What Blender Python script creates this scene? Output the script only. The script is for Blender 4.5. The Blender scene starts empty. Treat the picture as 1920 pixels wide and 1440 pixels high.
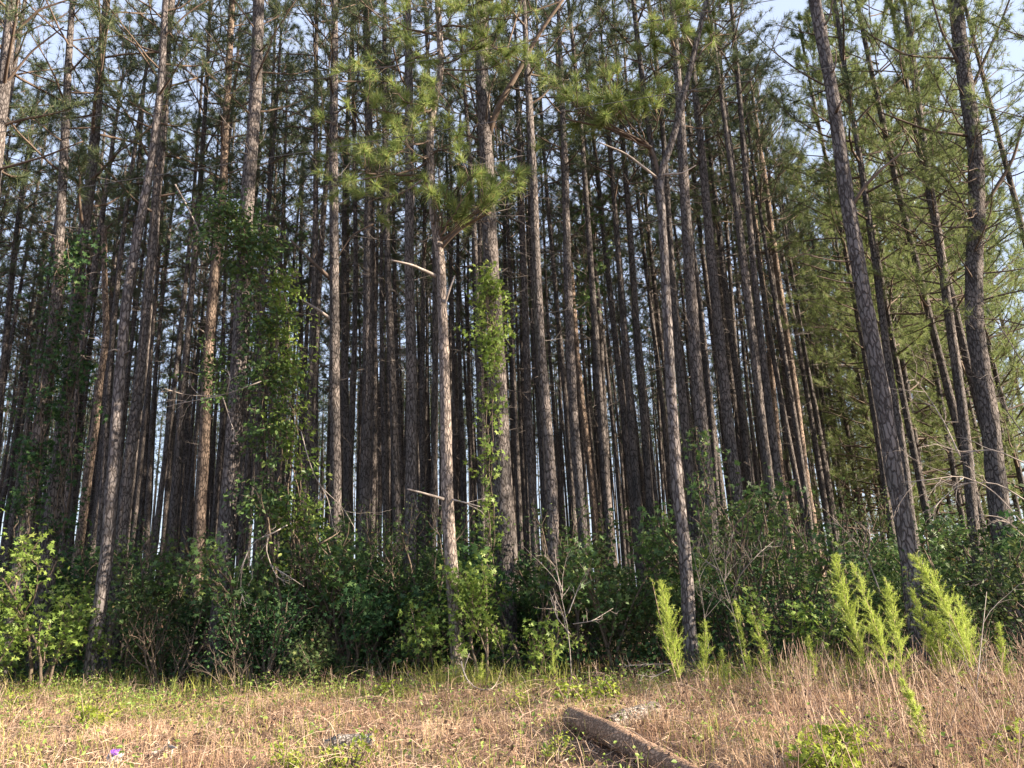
import bpy, math
import numpy as np
from mathutils import Matrix, Vector

# ------------------------------------------------------------------ camera, sky, sun, exposure
F, CX, CY = 1400.0, 960.0, 720.0            # focal length and centre in photo pixels (1920 x 1440)
H_EYE, PITCH, ROLL = 1.5, math.radians(15.6), math.radians(2.5)
SUN_AZ, SUN_EL = math.radians(-13.0), math.radians(21.0)   # azimuth measured from +X (right of view), negative = behind the camera
SUN_STRENGTH, SKY_STRENGTH, EXPOSURE = 5.0, 0.095, 2.05
VEIL = 0.72                                  # share of thin even high cloud over the clear sky

scene = bpy.context.scene
col = scene.collection
_f = np.array([0, math.cos(PITCH), math.sin(PITCH)])
_r0 = np.array([1.0, 0, 0]); _u0 = np.array([0, -math.sin(PITCH), math.cos(PITCH)])
UP = _u0 * math.cos(ROLL) + _r0 * math.sin(ROLL)
RT = _r0 * math.cos(ROLL) - _u0 * math.sin(ROLL)
EYE = np.array([0, 0, H_EYE])
cam = bpy.data.cameras.new('camera'); camo = bpy.data.objects.new('camera', cam); col.objects.link(camo)
cam.sensor_width = 36; cam.lens = 36 * F / 1920; cam.clip_start = 0.1; cam.clip_end = 4000
camo.matrix_world = Matrix(((RT[0], UP[0], -_f[0], 0), (RT[1], UP[1], -_f[1], 0), (RT[2], UP[2], -_f[2], H_EYE), (0, 0, 0, 1)))
scene.camera = camo

world = bpy.data.worlds.new('World'); scene.world = world; world.use_nodes = True
nt = world.node_tree; bg = nt.nodes['Background']
sky = nt.nodes.new('ShaderNodeTexSky'); sky.sky_type = 'NISHITA'; sky.sun_disc = False
sun_dir = Vector((math.cos(SUN_EL) * math.cos(SUN_AZ), math.cos(SUN_EL) * math.sin(SUN_AZ), math.sin(SUN_EL)))
sky.sun_elevation = SUN_EL; sky.sun_rotation = math.atan2(sun_dir.x, sun_dir.y)
sky.air_density = 1.0; sky.dust_density = 2.0; sky.ozone_density = 1.5
veil = nt.nodes.new('ShaderNodeMix'); veil.data_type = 'RGBA'; veil.inputs[0].default_value = VEIL
veil.inputs[7].default_value = (2.3, 2.6, 3.35, 1)      # same units as the sky texture
nt.links.new(sky.outputs[0], veil.inputs[6]); nt.links.new(veil.outputs[2], bg.inputs[0]); bg.inputs[1].default_value = SKY_STRENGTH
sl = bpy.data.lights.new('sun', 'SUN'); sl.energy = SUN_STRENGTH; sl.angle = math.radians(0.5); sl.color = (1.0, 0.84, 0.66)
so = bpy.data.objects.new('sun', sl); col.objects.link(so)
so.rotation_euler = sun_dir.to_track_quat('Z', 'Y').to_euler()
vs = scene.view_settings
vs.view_transform = 'Standard'; vs.look = 'None'; vs.exposure = EXPOSURE; vs.gamma = 1.0; vs.use_curve_mapping = False
scene.render.engine = 'CYCLES'
scene.cycles.max_bounces = 4; scene.cycles.diffuse_bounces = 3; scene.cycles.transmission_bounces = 3; scene.cycles.transparent_max_bounces = 4
scene.cycles.use_denoising = True

# ------------------------------------------------------------------ small maths
R = np.random.default_rng
def ray(px, py): return RT * (px - CX) / F + UP * (CY - py) / F + _f
def unproj(px, py, D):
    d = ray(px, py); return EYE + d * (D / d[1])
def ground_at(px, py):
    d = ray(px, py); return EYE + d * (-H_EYE / d[2])
def height_at(px, py, z):
    d = ray(px, py); return EYE + d * ((z - H_EYE) / d[2])
def project(p):
    q = np.asarray(p, float) - EYE; w = q @ _f
    return CX + F * (q @ RT) / w, CY - F * (q @ UP) / w
def foot(px, D, z=0.0):
    x = 0.0
    for _ in range(6):
        x += (px - project((x, D, z))[0]) * D / F
    return np.array([x, D, terrain(x, D)])
def edge_y(x): return 13.3 - 0.19 * x                 # where the wood begins
def terrain(x, y):
    return 0.05 * np.sin(0.9 * x + 0.3) * np.cos(0.7 * y) + 0.03 * np.sin(2.1 * x + 1.3 * y) - 0.02
def nrm(v): return v / np.maximum(np.linalg.norm(v, axis=-1, keepdims=True), 1e-9)
def pnoise(x, y, s, k=0.0):
    return (np.sin(x * s * 1.0 + 1.7 * y * s * .6 + k) + np.sin(-x * s * .7 + y * s * 1.3 + 2.1 * k + 1) + np.sin(x * s * 1.9 - y * s * .8 + 3 * k + 2) * .6) / 2.6

# ------------------------------------------------------------------ mesh builder
class MB:
    def __init__(s): s.V = []; s.n = 0; s.T = []; s.Q = []
    def add(s, V, T=None, Q=None, mat=0, smooth=True):
        V = np.asarray(V, np.float32).reshape(-1, 3)
        if T is not None and len(T): s.T.append((np.asarray(T, np.int64).reshape(-1, 3) + s.n, mat, smooth))
        if Q is not None and len(Q): s.Q.append((np.asarray(Q, np.int64).reshape(-1, 4) + s.n, mat, smooth))
        s.V.append(V); s.n += len(V)
    def mesh(s, name, mats):
        me = bpy.data.meshes.new(name)
        V = np.concatenate(s.V) if s.V else np.zeros((0, 3), np.float32)
        loops, start, mi, sm, k = [], [], [], [], 0
        for grp, w in ((s.T, 3), (s.Q, 4)):
            for f, m, smo in grp:
                n = len(f); loops.append(f.ravel()); start.append(k + np.arange(n) * w); k += n * w
                mi.append(np.full(n, m)); sm.append(np.full(n, smo))
        loops = np.concatenate(loops).astype(np.int32); start = np.concatenate(start).astype(np.int32)
        me.vertices.add(len(V)); me.vertices.foreach_set('co', V.ravel())
        me.loops.add(len(loops)); me.loops.foreach_set('vertex_index', loops)
        me.polygons.add(len(start)); me.polygons.foreach_set('loop_start', start)
        me.polygons.foreach_set('material_index', np.concatenate(mi).astype(np.int32))
        me.polygons.foreach_set('use_smooth', np.concatenate(sm).astype(bool))
        me.update(calc_edges=True)
        for m in mats: me.materials.append(m)
        return me
def obj(name, data, parent=None, loc=None, rot=None, scale=None, kind=None, label=None):
    o = bpy.data.objects.new(name, data); col.objects.link(o)
    if parent is not None: o.parent = parent
    if loc is not None: o.location = loc
    if rot is not None: o.rotation_euler = rot
    if scale is not None: o.scale = (scale,) * 3 if np.isscalar(scale) else scale
    if kind: o['kind'] = kind
    if label: o['label'] = label
    return o
def thing(name, label, cat, loc=(0, 0, 0), group=None, rot=None, scale=None):
    o = obj(name, None, None, loc, rot, scale); o.empty_display_size = 0.2
    o['label'] = label; o['category'] = cat
    if group: o['group'] = group
    return o
def tag(o, label, cat, group=None):
    o['label'] = label; o['category'] = cat
    if group: o['group'] = group
    return o

def tube(mb, pts, rad, sides=6, mat=0, rough=0.0, rng=None, cap=True):
    P = np.asarray(pts, float); n = len(P); rad = np.broadcast_to(np.asarray(rad, float), (n,))
    t = nrm(np.gradient(P, axis=0)); m = np.abs(t.mean(0)); ref = np.eye(3)[int(np.argmin(m))]
    u = nrm(np.cross(t, ref)); v = np.cross(t, u)
    a = np.arange(sides) * 2 * np.pi / sides
    rr = rad[:, None] * (1 + (rough * rng.standard_normal((n, sides)) if rough else 0))
    V = P[:, None] + rr[..., None] * (np.cos(a)[None, :, None] * u[:, None] + np.sin(a)[None, :, None] * v[:, None])
    i = np.arange(n - 1)[:, None] * sides; j = np.arange(sides)[None]; j2 = (j + 1) % sides
    Q = np.stack([i + j, i + j2, i + sides + j2, i + sides + j], -1).reshape(-1, 4)
    V = V.reshape(-1, 3); T = None
    if cap and sides > 2:
        V = np.concatenate([V, P[:1], P[-1:]]); k = n * sides; jj = np.arange(sides); j3 = (jj + 1) % sides
        T = np.concatenate([np.stack([np.full(sides, k), j3, jj], -1), np.stack([np.full(sides, k + 1), (n - 1) * sides + jj, (n - 1) * sides + j3], -1)])
    mb.add(V, T, Q, mat)
def smooth_line(P, n):
    P = np.asarray(P, float)
    d = np.concatenate([[0], np.cumsum(np.linalg.norm(np.diff(P, axis=0), axis=1))]); s = np.linspace(0, d[-1], n)
    out = np.stack([np.interp(s, d, P[:, k]) for k in range(P.shape[1])], 1)
    for _ in range(max(1, n // (3 * len(P)))):
        out[1:-1] = (out[:-2] + 2 * out[1:-1] + out[2:]) / 4
    return out
def needles(mb, C, Dr, L, n, w, spread, rng, mat=0, droop=0.15):
    """tufts of thin needles: C (m,3) centres, Dr (m,3) twig directions"""
    C = np.repeat(C, n, 0); Dr = np.repeat(nrm(Dr), n, 0); m = len(C)
    if not m: return
    d = nrm(Dr * (1.15 - spread) + rng.standard_normal((m, 3)) * spread * .75)
    ln = L * rng.uniform(.65, 1.05, (m, 1))
    base = C - Dr * rng.uniform(0, .5, (m, 1)) * L * .8
    tip = base + d * ln; tip[:, 2] -= droop * ln[:, 0] * rng.uniform(.3, 1.3, m)
    p = nrm(np.cross(d, rng.standard_normal((m, 3)))) * w * .5
    V = np.stack([base - p, base + p, tip], 1).reshape(-1, 3)
    mb.add(V, np.arange(3 * m).reshape(-1, 3), None, mat, False)
def _star():
    v = [(0, .02, 0)]
    k_ = .62
    for ang, r in ((180, .12), (150, .25), (118, .72), (90, .36), (62, .92), (30, .42), (0, 1.0), (-30, .42), (-62, .92), (-90, .36), (-118, .72), (-150, .25)):
        a = math.radians(ang); v.append((k_ * math.sin(a) * r, k_ * (math.cos(a) * r + .1), -k_ * .10 * r * r))
    return np.array(v), np.array([(0, k, k % 12 + 1) for k in range(1, 13)])[:, ::-1]
STAR = _star()
KITE = (np.array([(0, 0, 0), (.3, .45, .08), (0, 1, -.05), (-.3, .45, .08)], float), np.array([(0, 1, 2), (0, 2, 3)]))
OVAL = (np.array([(0, 0, 0), (.26, .25, .06), (.28, .6, .05), (0, 1, -.12), (-.28, .6, .05), (-.26, .25, .06)], float), np.array([(0, 1, 2), (0, 2, 3), (0, 3, 4), (0, 4, 5)]))
def leaves(mb, C, size, rng, tmpl=KITE, mat=0, up=.9, out=None, face=None):
    C = np.asarray(C, float); m = len(C)
    if not m: return
    N = rng.standard_normal((m, 3)) * .6; N[:, 2] += up
    if face is not None: N += np.asarray(face) * .5
    N = nrm(N); t = rng.standard_normal((m, 3)); t[:, 2] -= .35
    if out is not None: t = t * .6 + nrm(out) * 1.2
    t = nrm(t - (t * N).sum(1, keepdims=True) * N); b = np.cross(t, N)
    sz = (size * rng.uniform(.4, 1.25, m))[:, None, None]
    tv, tf = tmpl
    V = C[:, None] + sz * (tv[None, :, :1] * b[:, None] + tv[None, :, 1:2] * t[:, None] + tv[None, :, 2:] * N[:, None])
    k = len(tv); Fc = (tf[None] + (np.arange(m) * k)[:, None, None]).reshape(-1, 3)
    mb.add(V.reshape(-1, 3), Fc, None, mat, False)
def wiggly(p, d, L, rng, n=6, wig=.25, lift=0.0):
    P = [np.array(p, float)]; d = nrm(np.array(d, float)); s = L / (n - 1)
    for _ in range(n - 1):
        d = nrm(d + rng.standard_normal(3) * wig * .5 + np.array([0, 0, lift]) / n); P.append(P[-1] + d * s)
    return np.array(P)
def branching(mb, p, d, L, r, depth, rng, mat=0, wig=.3, lift=.0, kids=4, ang=.8, ratio=.55, sides=4, tips=None, t0=.3):
    P = wiggly(p, d, L, rng, 6, wig, lift)
    tube(mb, P, np.linspace(r, r * .35, 6), sides, mat, cap=False)
    if tips is not None and depth <= 1:
        for k in (2, 3, 4, 5): tips.append((P[k], P[k] - P[k - 1]))
    if depth <= 0: return
    for k in range(kids):
        t = t0 + (1 - t0) * (k + rng.uniform(.2, 1)) / kids; f = min(t, .99) * 5; i = int(f)
        q = P[i] + (P[min(i + 1, 5)] - P[i]) * (f - i); dd = nrm(P[min(i + 1, 5)] - P[max(i - 1, 0)])
        c = nrm(dd * math.cos(ang) + nrm(np.cross(dd, rng.standard_normal(3))) * math.sin(ang) * rng.uniform(.6, 1.1) + np.array([0, 0, lift * .4]))
        branching(mb, q, c, L * ratio * rng.uniform(.6, 1.15) * (1.15 - .5 * t), r * .5, depth - 1, rng, mat, wig, lift, max(2, kids - 1), ang, ratio, max(3, sides - 1), tips, t0)

# ------------------------------------------------------------------ materials
def mat_new(name):
    m = bpy.data.materials.new(name); m.use_nodes = True; n = m.node_tree
    for x in list(n.nodes): n.nodes.remove(x)
    o = n.nodes.new('ShaderNodeOutputMaterial'); return m, n, o
def ramp(n, stops):
    r = n.nodes.new('ShaderNodeValToRGB'); e = r.color_ramp.elements
    while len(e) < len(stops): e.new(.5)
    for k, (p, c) in enumerate(stops): e[k].position = p; e[k].color = (*c, 1)
    return r
def leaf_mat(name, stops, trans=.35, rough=.55, spec=.3, noise=None):
    m, n, o = mat_new(name); L = n.links
    g = n.nodes.new('ShaderNodeNewGeometry'); rp = ramp(n, stops)
    if noise:
        tc = n.nodes.new('ShaderNodeTexCoord'); nz = n.nodes.new('ShaderNodeTexNoise'); nz.inputs['Scale'].default_value = noise[0]; nz.inputs['Detail'].default_value = 3
        L.new(tc.outputs['Object'], nz.inputs['Vector'])
        mp = n.nodes.new('ShaderNodeMapRange'); mp.inputs[1].default_value = .32; mp.inputs[2].default_value = .68; L.new(nz.outputs[0], mp.inputs[0])
        mx = n.nodes.new('ShaderNodeMix'); mx.inputs[0].default_value = noise[1]
        L.new(g.outputs['Random Per Island'], mx.inputs[2]); L.new(mp.outputs[0], mx.inputs[3]); L.new(mx.outputs[0], rp.inputs[0])
    else: L.new(g.outputs['Random Per Island'], rp.inputs[0])
    b = n.nodes.new('ShaderNodeBsdfPrincipled'); b.inputs['Roughness'].default_value = rough; b.inputs['Specular IOR Level'].default_value = spec
    t = n.nodes.new('ShaderNodeBsdfTranslucent'); ms = n.nodes.new('ShaderNodeMixShader'); ms.inputs[0].default_value = trans
    L.new(rp.outputs[0], b.inputs['Base Color']); L.new(rp.outputs[0], t.inputs[0])
    L.new(b.outputs[0], ms.inputs[1]); L.new(t.outputs[0], ms.inputs[2]); L.new(ms.outputs[0], o.inputs[0]); return m
def bark_mat(name, plate, plate2, furrow, scale=11.0, bump=.6, lichen=None, stretch=.33):
    m, n, o = mat_new(name); L = n.links
    def node(t, **kw):
        x = n.nodes.new(t)
        for k, v in kw.items(): x.inputs[k.replace('_', ' ')].default_value = v
        return x
    def math_(op, a, b, c=None):
        x = n.nodes.new('ShaderNodeMath'); x.operation = op
        for k, v in enumerate((a, b, c)):
            if v is None: continue
            if isinstance(v, (int, float)): x.inputs[k].default_value = v
            else: L.new(v, x.inputs[k])
        return x.outputs[0]
    tc = n.nodes.new('ShaderNodeTexCoord'); oi = n.nodes.new('ShaderNodeObjectInfo')
    cb = n.nodes.new('ShaderNodeCombineXYZ')
    for k in range(3): L.new(math_('MULTIPLY', oi.outputs['Random'], 37.0), cb.inputs[k])
    ad = n.nodes.new('ShaderNodeVectorMath'); L.new(tc.outputs['Object'], ad.inputs[0]); L.new(cb.outputs[0], ad.inputs[1])
    mp = n.nodes.new('ShaderNodeMapping'); mp.inputs['Scale'].default_value = (1, 1, stretch); L.new(ad.outputs[0], mp.inputs[0])
    wob = node('ShaderNodeTexNoise', Scale=14.0, Detail=4.0); L.new(mp.outputs[0], wob.inputs['Vector'])
    ds = n.nodes.new('ShaderNodeVectorMath'); ds.operation = 'MULTIPLY_ADD'; ds.inputs[1].default_value = (.085,) * 3; L.new(wob.outputs[1], ds.inputs[0]); L.new(mp.outputs[0], ds.inputs[2])
    vo = node('ShaderNodeTexVoronoi', Scale=scale); vo.feature = 'DISTANCE_TO_EDGE'; L.new(ds.outputs[0], vo.inputs['Vector'])
    fine = node('ShaderNodeTexNoise', Scale=scale * 3.5, Detail=5.0, Roughness=.65); L.new(ds.outputs[0], fine.inputs['Vector'])
    big = node('ShaderNodeTexNoise', Scale=1.5, Detail=3.0); L.new(ad.outputs[0], big.inputs['Vector'])
    jit = math_('MULTIPLY_ADD', fine.outputs[0], .22, -.11)
    crack = n.nodes.new('ShaderNodeMapRange'); crack.inputs[1].default_value = .0; crack.inputs[2].default_value = .17; L.new(math_('ADD', vo.outputs[0], jit), crack.inputs[0])
    v = math_('ADD', math_('MULTIPLY_ADD', fine.outputs[0], 1.1, -.4), math_('MULTIPLY_ADD', big.outputs[0], 2.2, -.85))
    mid = tuple(.5 * (np.array(plate) + np.array(plate2))); pc = ramp(n, [(.12, plate), (.5, mid), (.9, plate2)]); L.new(v, pc.inputs[0])
    fin = n.nodes.new('ShaderNodeMix'); fin.data_type = 'RGBA'; L.new(crack.outputs[0], fin.inputs[0]); fin.inputs[6].default_value = (*furrow, 1); L.new(pc.outputs[0], fin.inputs[7])
    src = fin.outputs[2]
    if lichen:
        ln = node('ShaderNodeTexNoise', Scale=5.0, Detail=8.0); L.new(ad.outputs[0], ln.inputs['Vector'])
        lm = n.nodes.new('ShaderNodeMapRange'); lm.inputs[1].default_value = .52; lm.inputs[2].default_value = .66; L.new(ln.outputs[0], lm.inputs[0])
        f2 = n.nodes.new('ShaderNodeMix'); f2.data_type = 'RGBA'; L.new(lm.outputs[0], f2.inputs[0]); L.new(src, f2.inputs[6]); f2.inputs[7].default_value = (*lichen, 1); src = f2.outputs[2]
    b = node('ShaderNodeBsdfPrincipled', Roughness=.88); b.inputs['Specular IOR Level'].default_value = .15; L.new(src, b.inputs['Base Color'])
    bp = n.nodes.new('ShaderNodeBump'); bp.inputs['Strength'].default_value = bump; bp.inputs['Distance'].default_value = .025
    L.new(math_('MULTIPLY_ADD', fine.outputs[0], .5, crack.outputs[0]), bp.inputs['Height']); L.new(bp.outputs[0], b.inputs['Normal'])
    L.new(b.outputs[0], o.inputs[0]); return m
def plain_mat(name, c, rough=.8, noise=None, spec=.3):
    m, n, o = mat_new(name); L = n.links
    b = n.nodes.new('ShaderNodeBsdfPrincipled'); b.inputs['Roughness'].default_value = rough; b.inputs['Specular IOR Level'].default_value = spec
    if noise:
        tc = n.nodes.new('ShaderNodeTexCoord'); nz = n.nodes.new('ShaderNodeTexNoise'); nz.inputs['Scale'].default_value = noise[0]; nz.inputs['Detail'].default_value = 5
        L.new(tc.outputs['Object'], nz.inputs['Vector']); rp = ramp(n, [(.3, c), (.7, noise[1])]); L.new(nz.outputs[0], rp.inputs[0]); L.new(rp.outputs[0], b.inputs['Base Color'])
    else: b.inputs['Base Color'].default_value = (*c, 1)
    L.new(b.outputs[0], o.inputs[0]); return m

M = {}
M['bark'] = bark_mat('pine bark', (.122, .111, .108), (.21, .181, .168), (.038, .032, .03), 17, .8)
M['bark_shaded'] = bark_mat('pine bark with painted stand shade', (.09, .082, .079), (.165, .141, .13), (.03, .026, .024), 15, .7)  # darker than the edge bark: the stand's deep shade is in the colour
M['bark_grey'] = bark_mat('grey flaky pine bark', (.14, .128, .126), (.235, .207, .198), (.055, .046, .044), 14, .9)
M['bark_sunlit'] = bark_mat('pale pine bark with painted sunlight', (.23, .195, .175), (.40, .335, .29), (.085, .07, .062), 18, .8)  # pale bark, lightened further to carry the sunlight on the central pine
M['bark_sun_warm'] = bark_mat('flaky pine bark with painted sun warmth', (.185, .145, .118), (.335, .25, .19), (.055, .042, .036), 17, .8)  # warm low sun on the lit trunks is painted into this bark
M['twig'] = plain_mat('dead twig', (.10, .085, .078), .9, (6, (.20, .175, .16)))
M['pale_twig'] = plain_mat('bleached twig', (.22, .18, .155), .9, (9, (.42, .37, .33)))
M['limb'] = plain_mat('live limb bark', (.085, .065, .052), .9, (8, (.15, .11, .085)))
M['stem'] = plain_mat('sapling stem', (.075, .058, .044), .85, (9, (.15, .115, .085)))
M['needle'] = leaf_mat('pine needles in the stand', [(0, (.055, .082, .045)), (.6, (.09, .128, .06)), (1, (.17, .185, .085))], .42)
M['needle_lit'] = leaf_mat('long needles with painted sunlight', [(0, (.16, .23, .065)), (.6, (.25, .33, .095)), (.9, (.38, .42, .15)), (1, (.34, .22, .11))], .42)  # sunlit look of the near sprays is part of this brighter green
M['needle_edge_lit'] = leaf_mat('light green needles brightened as sunlit', [(0, (.12, .17, .06)), (.6, (.19, .25, .085)), (1, (.30, .33, .13))], .45)  # light green crowns, colour raised further to look sunlit
M['leaf_dark'] = leaf_mat('understory leaves', [(0, (.022, .055, .023)), (.7, (.05, .112, .038)), (1, (.10, .165, .05))], .3, .6, .22)
M['leaf_mid'] = leaf_mat('vine leaves', [(0, (.045, .09, .03)), (.7, (.09, .165, .045)), (1, (.18, .24, .07))], .35, .5, .4)
M['leaf_lit'] = leaf_mat('broad leaves brightened as sunlit', [(0, (.13, .21, .04)), (.7, (.21, .30, .06)), (1, (.31, .37, .10))], .4, .5, .4)  # colour raised so shaded saplings and vines still look sunlit
M['leaf_yel'] = leaf_mat('yellow green leaves', [(0, (.19, .27, .03)), (1, (.33, .37, .06))], .4)
M['leaf_dead'] = leaf_mat('withered leaves', [(0, (.07, .045, .032)), (1, (.20, .13, .085))], .2, .8)
M['fennel'] = leaf_mat('feathery weed foliage', [(0, (.32, .42, .07)), (.7, (.47, .57, .12)), (1, (.62, .66, .24))], .45)
M['dry'] = leaf_mat('dry grass', [(0, (.085, .055, .045)), (.25, (.26, .165, .11)), (.5, (.43, .285, .19)), (.78, (.55, .41, .265)), (1, (.68, .57, .40))], .25, .8, .15, (1.3, .6))
M['green_grass'] = leaf_mat('yellow green grass', [(0, (.14, .17, .035)), (.5, (.26, .28, .06)), (1, (.38, .36, .11))], .3, .7, .2)
M['stalk'] = leaf_mat('dry weed stalks', [(0, (.14, .085, .065)), (.5, (.34, .235, .175)), (1, (.56, .44, .33))], .1, .85, .15)
M['seed'] = plain_mat('dark seed heads', (.045, .03, .026), .95, (30, (.10, .065, .05)))

# ------------------------------------------------------------------ ground
def ground_material():
    m, n, o = mat_new('forest soil and litter'); L = n.links
    tc = n.nodes.new('ShaderNodeTexCoord')
    a = n.nodes.new('ShaderNodeTexNoise'); a.inputs['Scale'].default_value = 1.1; a.inputs['Detail'].default_value = 8; L.new(tc.outputs['Object'], a.inputs['Vector'])
    c = n.nodes.new('ShaderNodeTexNoise'); c.inputs['Scale'].default_value = 38; c.inputs['Detail'].default_value = 6; L.new(tc.outputs['Object'], c.inputs['Vector'])
    mx = n.nodes.new('ShaderNodeMath'); mx.operation = 'MULTIPLY_ADD'; mx.inputs[1].default_value = .6; L.new(c.outputs[0], mx.inputs[0])
    h = n.nodes.new('ShaderNodeMath'); h.operation = 'MULTIPLY'; h.inputs[1].default_value = .45; L.new(a.outputs[0], h.inputs[0]); L.new(h.outputs[0], mx.inputs[2])
    rp = ramp(n, [(.35, (.04, .028, .023)), (.5, (.10, .065, .05)), (.62, (.18, .12, .085)), (.75, (.27, .19, .135))]); L.new(mx.outputs[0], rp.inputs[0])
    b = n.nodes.new('ShaderNodeBsdfPrincipled'); b.inputs['Roughness'].default_value = .95; b.inputs['Specular IOR Level'].default_value = .1; L.new(rp.outputs[0], b.inputs['Base Color'])
    bp = n.nodes.new('ShaderNodeBump'); bp.inputs['Strength'].default_value = .7; bp.inputs['Distance'].default_value = .05; L.new(c.outputs[0], bp.inputs['Height']); L.new(bp.outputs[0], b.inputs['Normal'])
    L.new(b.outputs[0], o.inputs[0]); return m
def build_ground():
    gx = np.concatenate([[-2500, -800, -300, -120, -60], np.arange(-40, 40.1, .5), [60, 120, 300, 800, 2500]])
    gy = np.concatenate([[-2500, -600, -150, -50, -20], np.arange(-8, 40.1, .5), [50, 70, 110, 200, 500, 1200, 2500]])
    X, Y = np.meshgrid(gx, gy); Z = terrain(X, Y) * np.clip((45 - np.abs(X)) / 10, 0, 1)
    V = np.stack([X, Y, Z], -1).reshape(-1, 3); nx = len(gx)
    i = np.arange(len(gy) - 1)[:, None] * nx + np.arange(nx - 1)[None]
    mb = MB(); mb.add(V, None, np.stack([i, i + 1, i + nx + 1, i + nx], -1).reshape(-1, 4))
    obj('ground', mb.mesh('ground', [ground_material()]), kind='structure')
build_ground()

# ------------------------------------------------------------------ pine crowns, dead branches (shared meshes)
def crown_mesh(seed, hgt=10.0, lmax=3.3, nl=36, tw=10, nn=22, L=.24, w=.014, low=.35, mats=('limb', 'needle'), r0=.032, keep=1.0):
    rng = R(seed); mb = MB(); C, D = [], []
    for i in range(nl):
        f = (i + rng.uniform(0, 1)) / nl; z = hgt * f ** .92
        if rng.random() > keep: continue
        Ls = lmax * (low + (1 - low) * min(1, f / .3)) * (1 - max(0, f - .3) / .7) ** .75 * rng.uniform(.6, 1.15) + .25
        az = i * 2.39996 + rng.uniform(-.4, .4); el = math.radians(8 + 50 * f + rng.uniform(-12, 12))
        d = np.array([math.cos(az) * math.cos(el), math.sin(az) * math.cos(el), math.sin(el)])
        P = wiggly((0, 0, z), d, Ls, rng, 7, .22, .35)
        tube(mb, P, np.linspace(r0 * (1.2 - .7 * f), .007, 7), 4, 0, cap=False)
        for k in range(tw):
            t = .32 + .68 * (k + rng.uniform(0, 1)) / tw; g = min(t, .999) * 6; j = int(g); q = P[j] + (P[j + 1] - P[j]) * (g - j)
            dd = nrm(nrm(P[j + 1] - P[j]) * .8 + rng.standard_normal(3) * .55 + np.array([0, 0, .35]))
            tl = (.25 + .5 * Ls * .35) * rng.uniform(.5, 1.1) * (1.15 - .5 * t); Q = wiggly(q, dd, tl, rng, 4, .25, .3)
            tube(mb, Q, np.linspace(.008, .005, 4), 3, 0, cap=False)
            C += [Q[3], Q[2], .5 * (Q[2] + Q[1])][:3 if rng.random() > .35 else 2]; e = Q[3] - Q[2]; D += [e, e, e][:len(C) - len(D)]
        C.append(P[-1]); D.append(P[-1] - P[-2])
    needles(mb, np.array(C), np.array(D), L, nn, w, .62, rng, 1)
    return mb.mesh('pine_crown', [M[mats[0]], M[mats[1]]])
def dead_mesh(seed, z0, z1, nb, lmax):
    rng = R(seed); mb = MB()
    for i in range(nb):
        f = (i + rng.random()) / nb; z = z0 + (z1 - z0) * f ** .8; az = rng.uniform(0, 6.283); el = math.radians(rng.uniform(-15, 40))
        L = lmax * rng.uniform(.15, 1) * (.35 + .65 * f); d = (math.cos(az) * math.cos(el), math.sin(az) * math.cos(el), math.sin(el))
        branching(mb, (0, 0, z), d, L, .012 * (.6 + .5 * L / lmax), 1 if L < .8 else 2, rng, 0, .3, .15, 3, .8, .45, 4)
    return mb.mesh('dead_branches', [M['twig']])
CROWNS = [crown_mesh(100 + k, nl=28, tw=10, nn=18, w=.012) for k in range(8)]
EDGE_CROWNS = [crown_mesh(200 + k, 15.5, 3.7, 56, 12, 22, .23, .011, .8, ('limb', 'needle_edge_lit')) for k in range(4)]
SPARSE = crown_mesh(290, 15.5, 3.6, 40, 8, 16, .22, .011, .7, ('limb', 'needle_edge_lit'))
DEADS = [dead_mesh(300 + k, 5.0, 13.0, 22, 2.3) for k in range(7)]

# ------------------------------------------------------------------ pines
BASES = []; FRONT = []
ORD = 'first second third fourth fifth sixth seventh eighth ninth tenth eleventh twelfth thirteenth fourteenth fifteenth sixteenth seventeenth eighteenth nineteenth twentieth'.split()
ORD += ['twenty-' + w for w in ORD[:9]] + ['thirtieth'] + ['thirty-' + w for w in ORD[:9]] + ['fortieth'] + ['forty-' + w for w in ORD[:9]]
def number_off(items):
    """items: (object, kinds in the plural, where, photo x): label each by its order across the picture"""
    by = {}
    for o, kinds, where, px in items: by.setdefault((kinds, where), []).append((px, o))
    for (kinds, where), l in by.items():
        l.sort(key=lambda t: t[0])
        for k, (px, o) in enumerate(l):
            o['group'] = kinds + ' ' + where
            o['label'] = (ORD[min(k, 48)] + ' from left of the ' if len(l) > 1 else 'only one of the ') + kinds + ' ' + where
def trunk_line(px, D, top=21.5, base=None):
    """world polyline of a trunk whose photo outline runs through px (listed from the foot upward), standing at distance D"""
    P = np.array([unproj(x, y, D) for x, y in px]); P = P[np.argsort(P[:, 2])]
    k = min(len(P) - 1, 2); lo = (P[0] - P[k]); lo = lo / abs(lo[2]) if abs(lo[2]) > .05 else np.array([0, 0, -1.])
    z0 = terrain(P[0][0], D) - .12
    if P[0][2] > z0 + .05: P = np.concatenate([[P[0] + lo * np.array([.7, .7, 1]) * (P[0][2] - z0)], P])
    hi = P[-1] - P[max(0, len(P) - 4)]; hi = hi / max(hi[2], .1); hi[:2] *= .8
    if P[-1][2] < top: P = np.concatenate([P, [P[-1] + hi * (top - P[-1][2])]])
    return P
def at_z(P, z): return np.array([np.interp(z, P[:, 2], P[:, k]) for k in range(2)] + [z])
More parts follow.
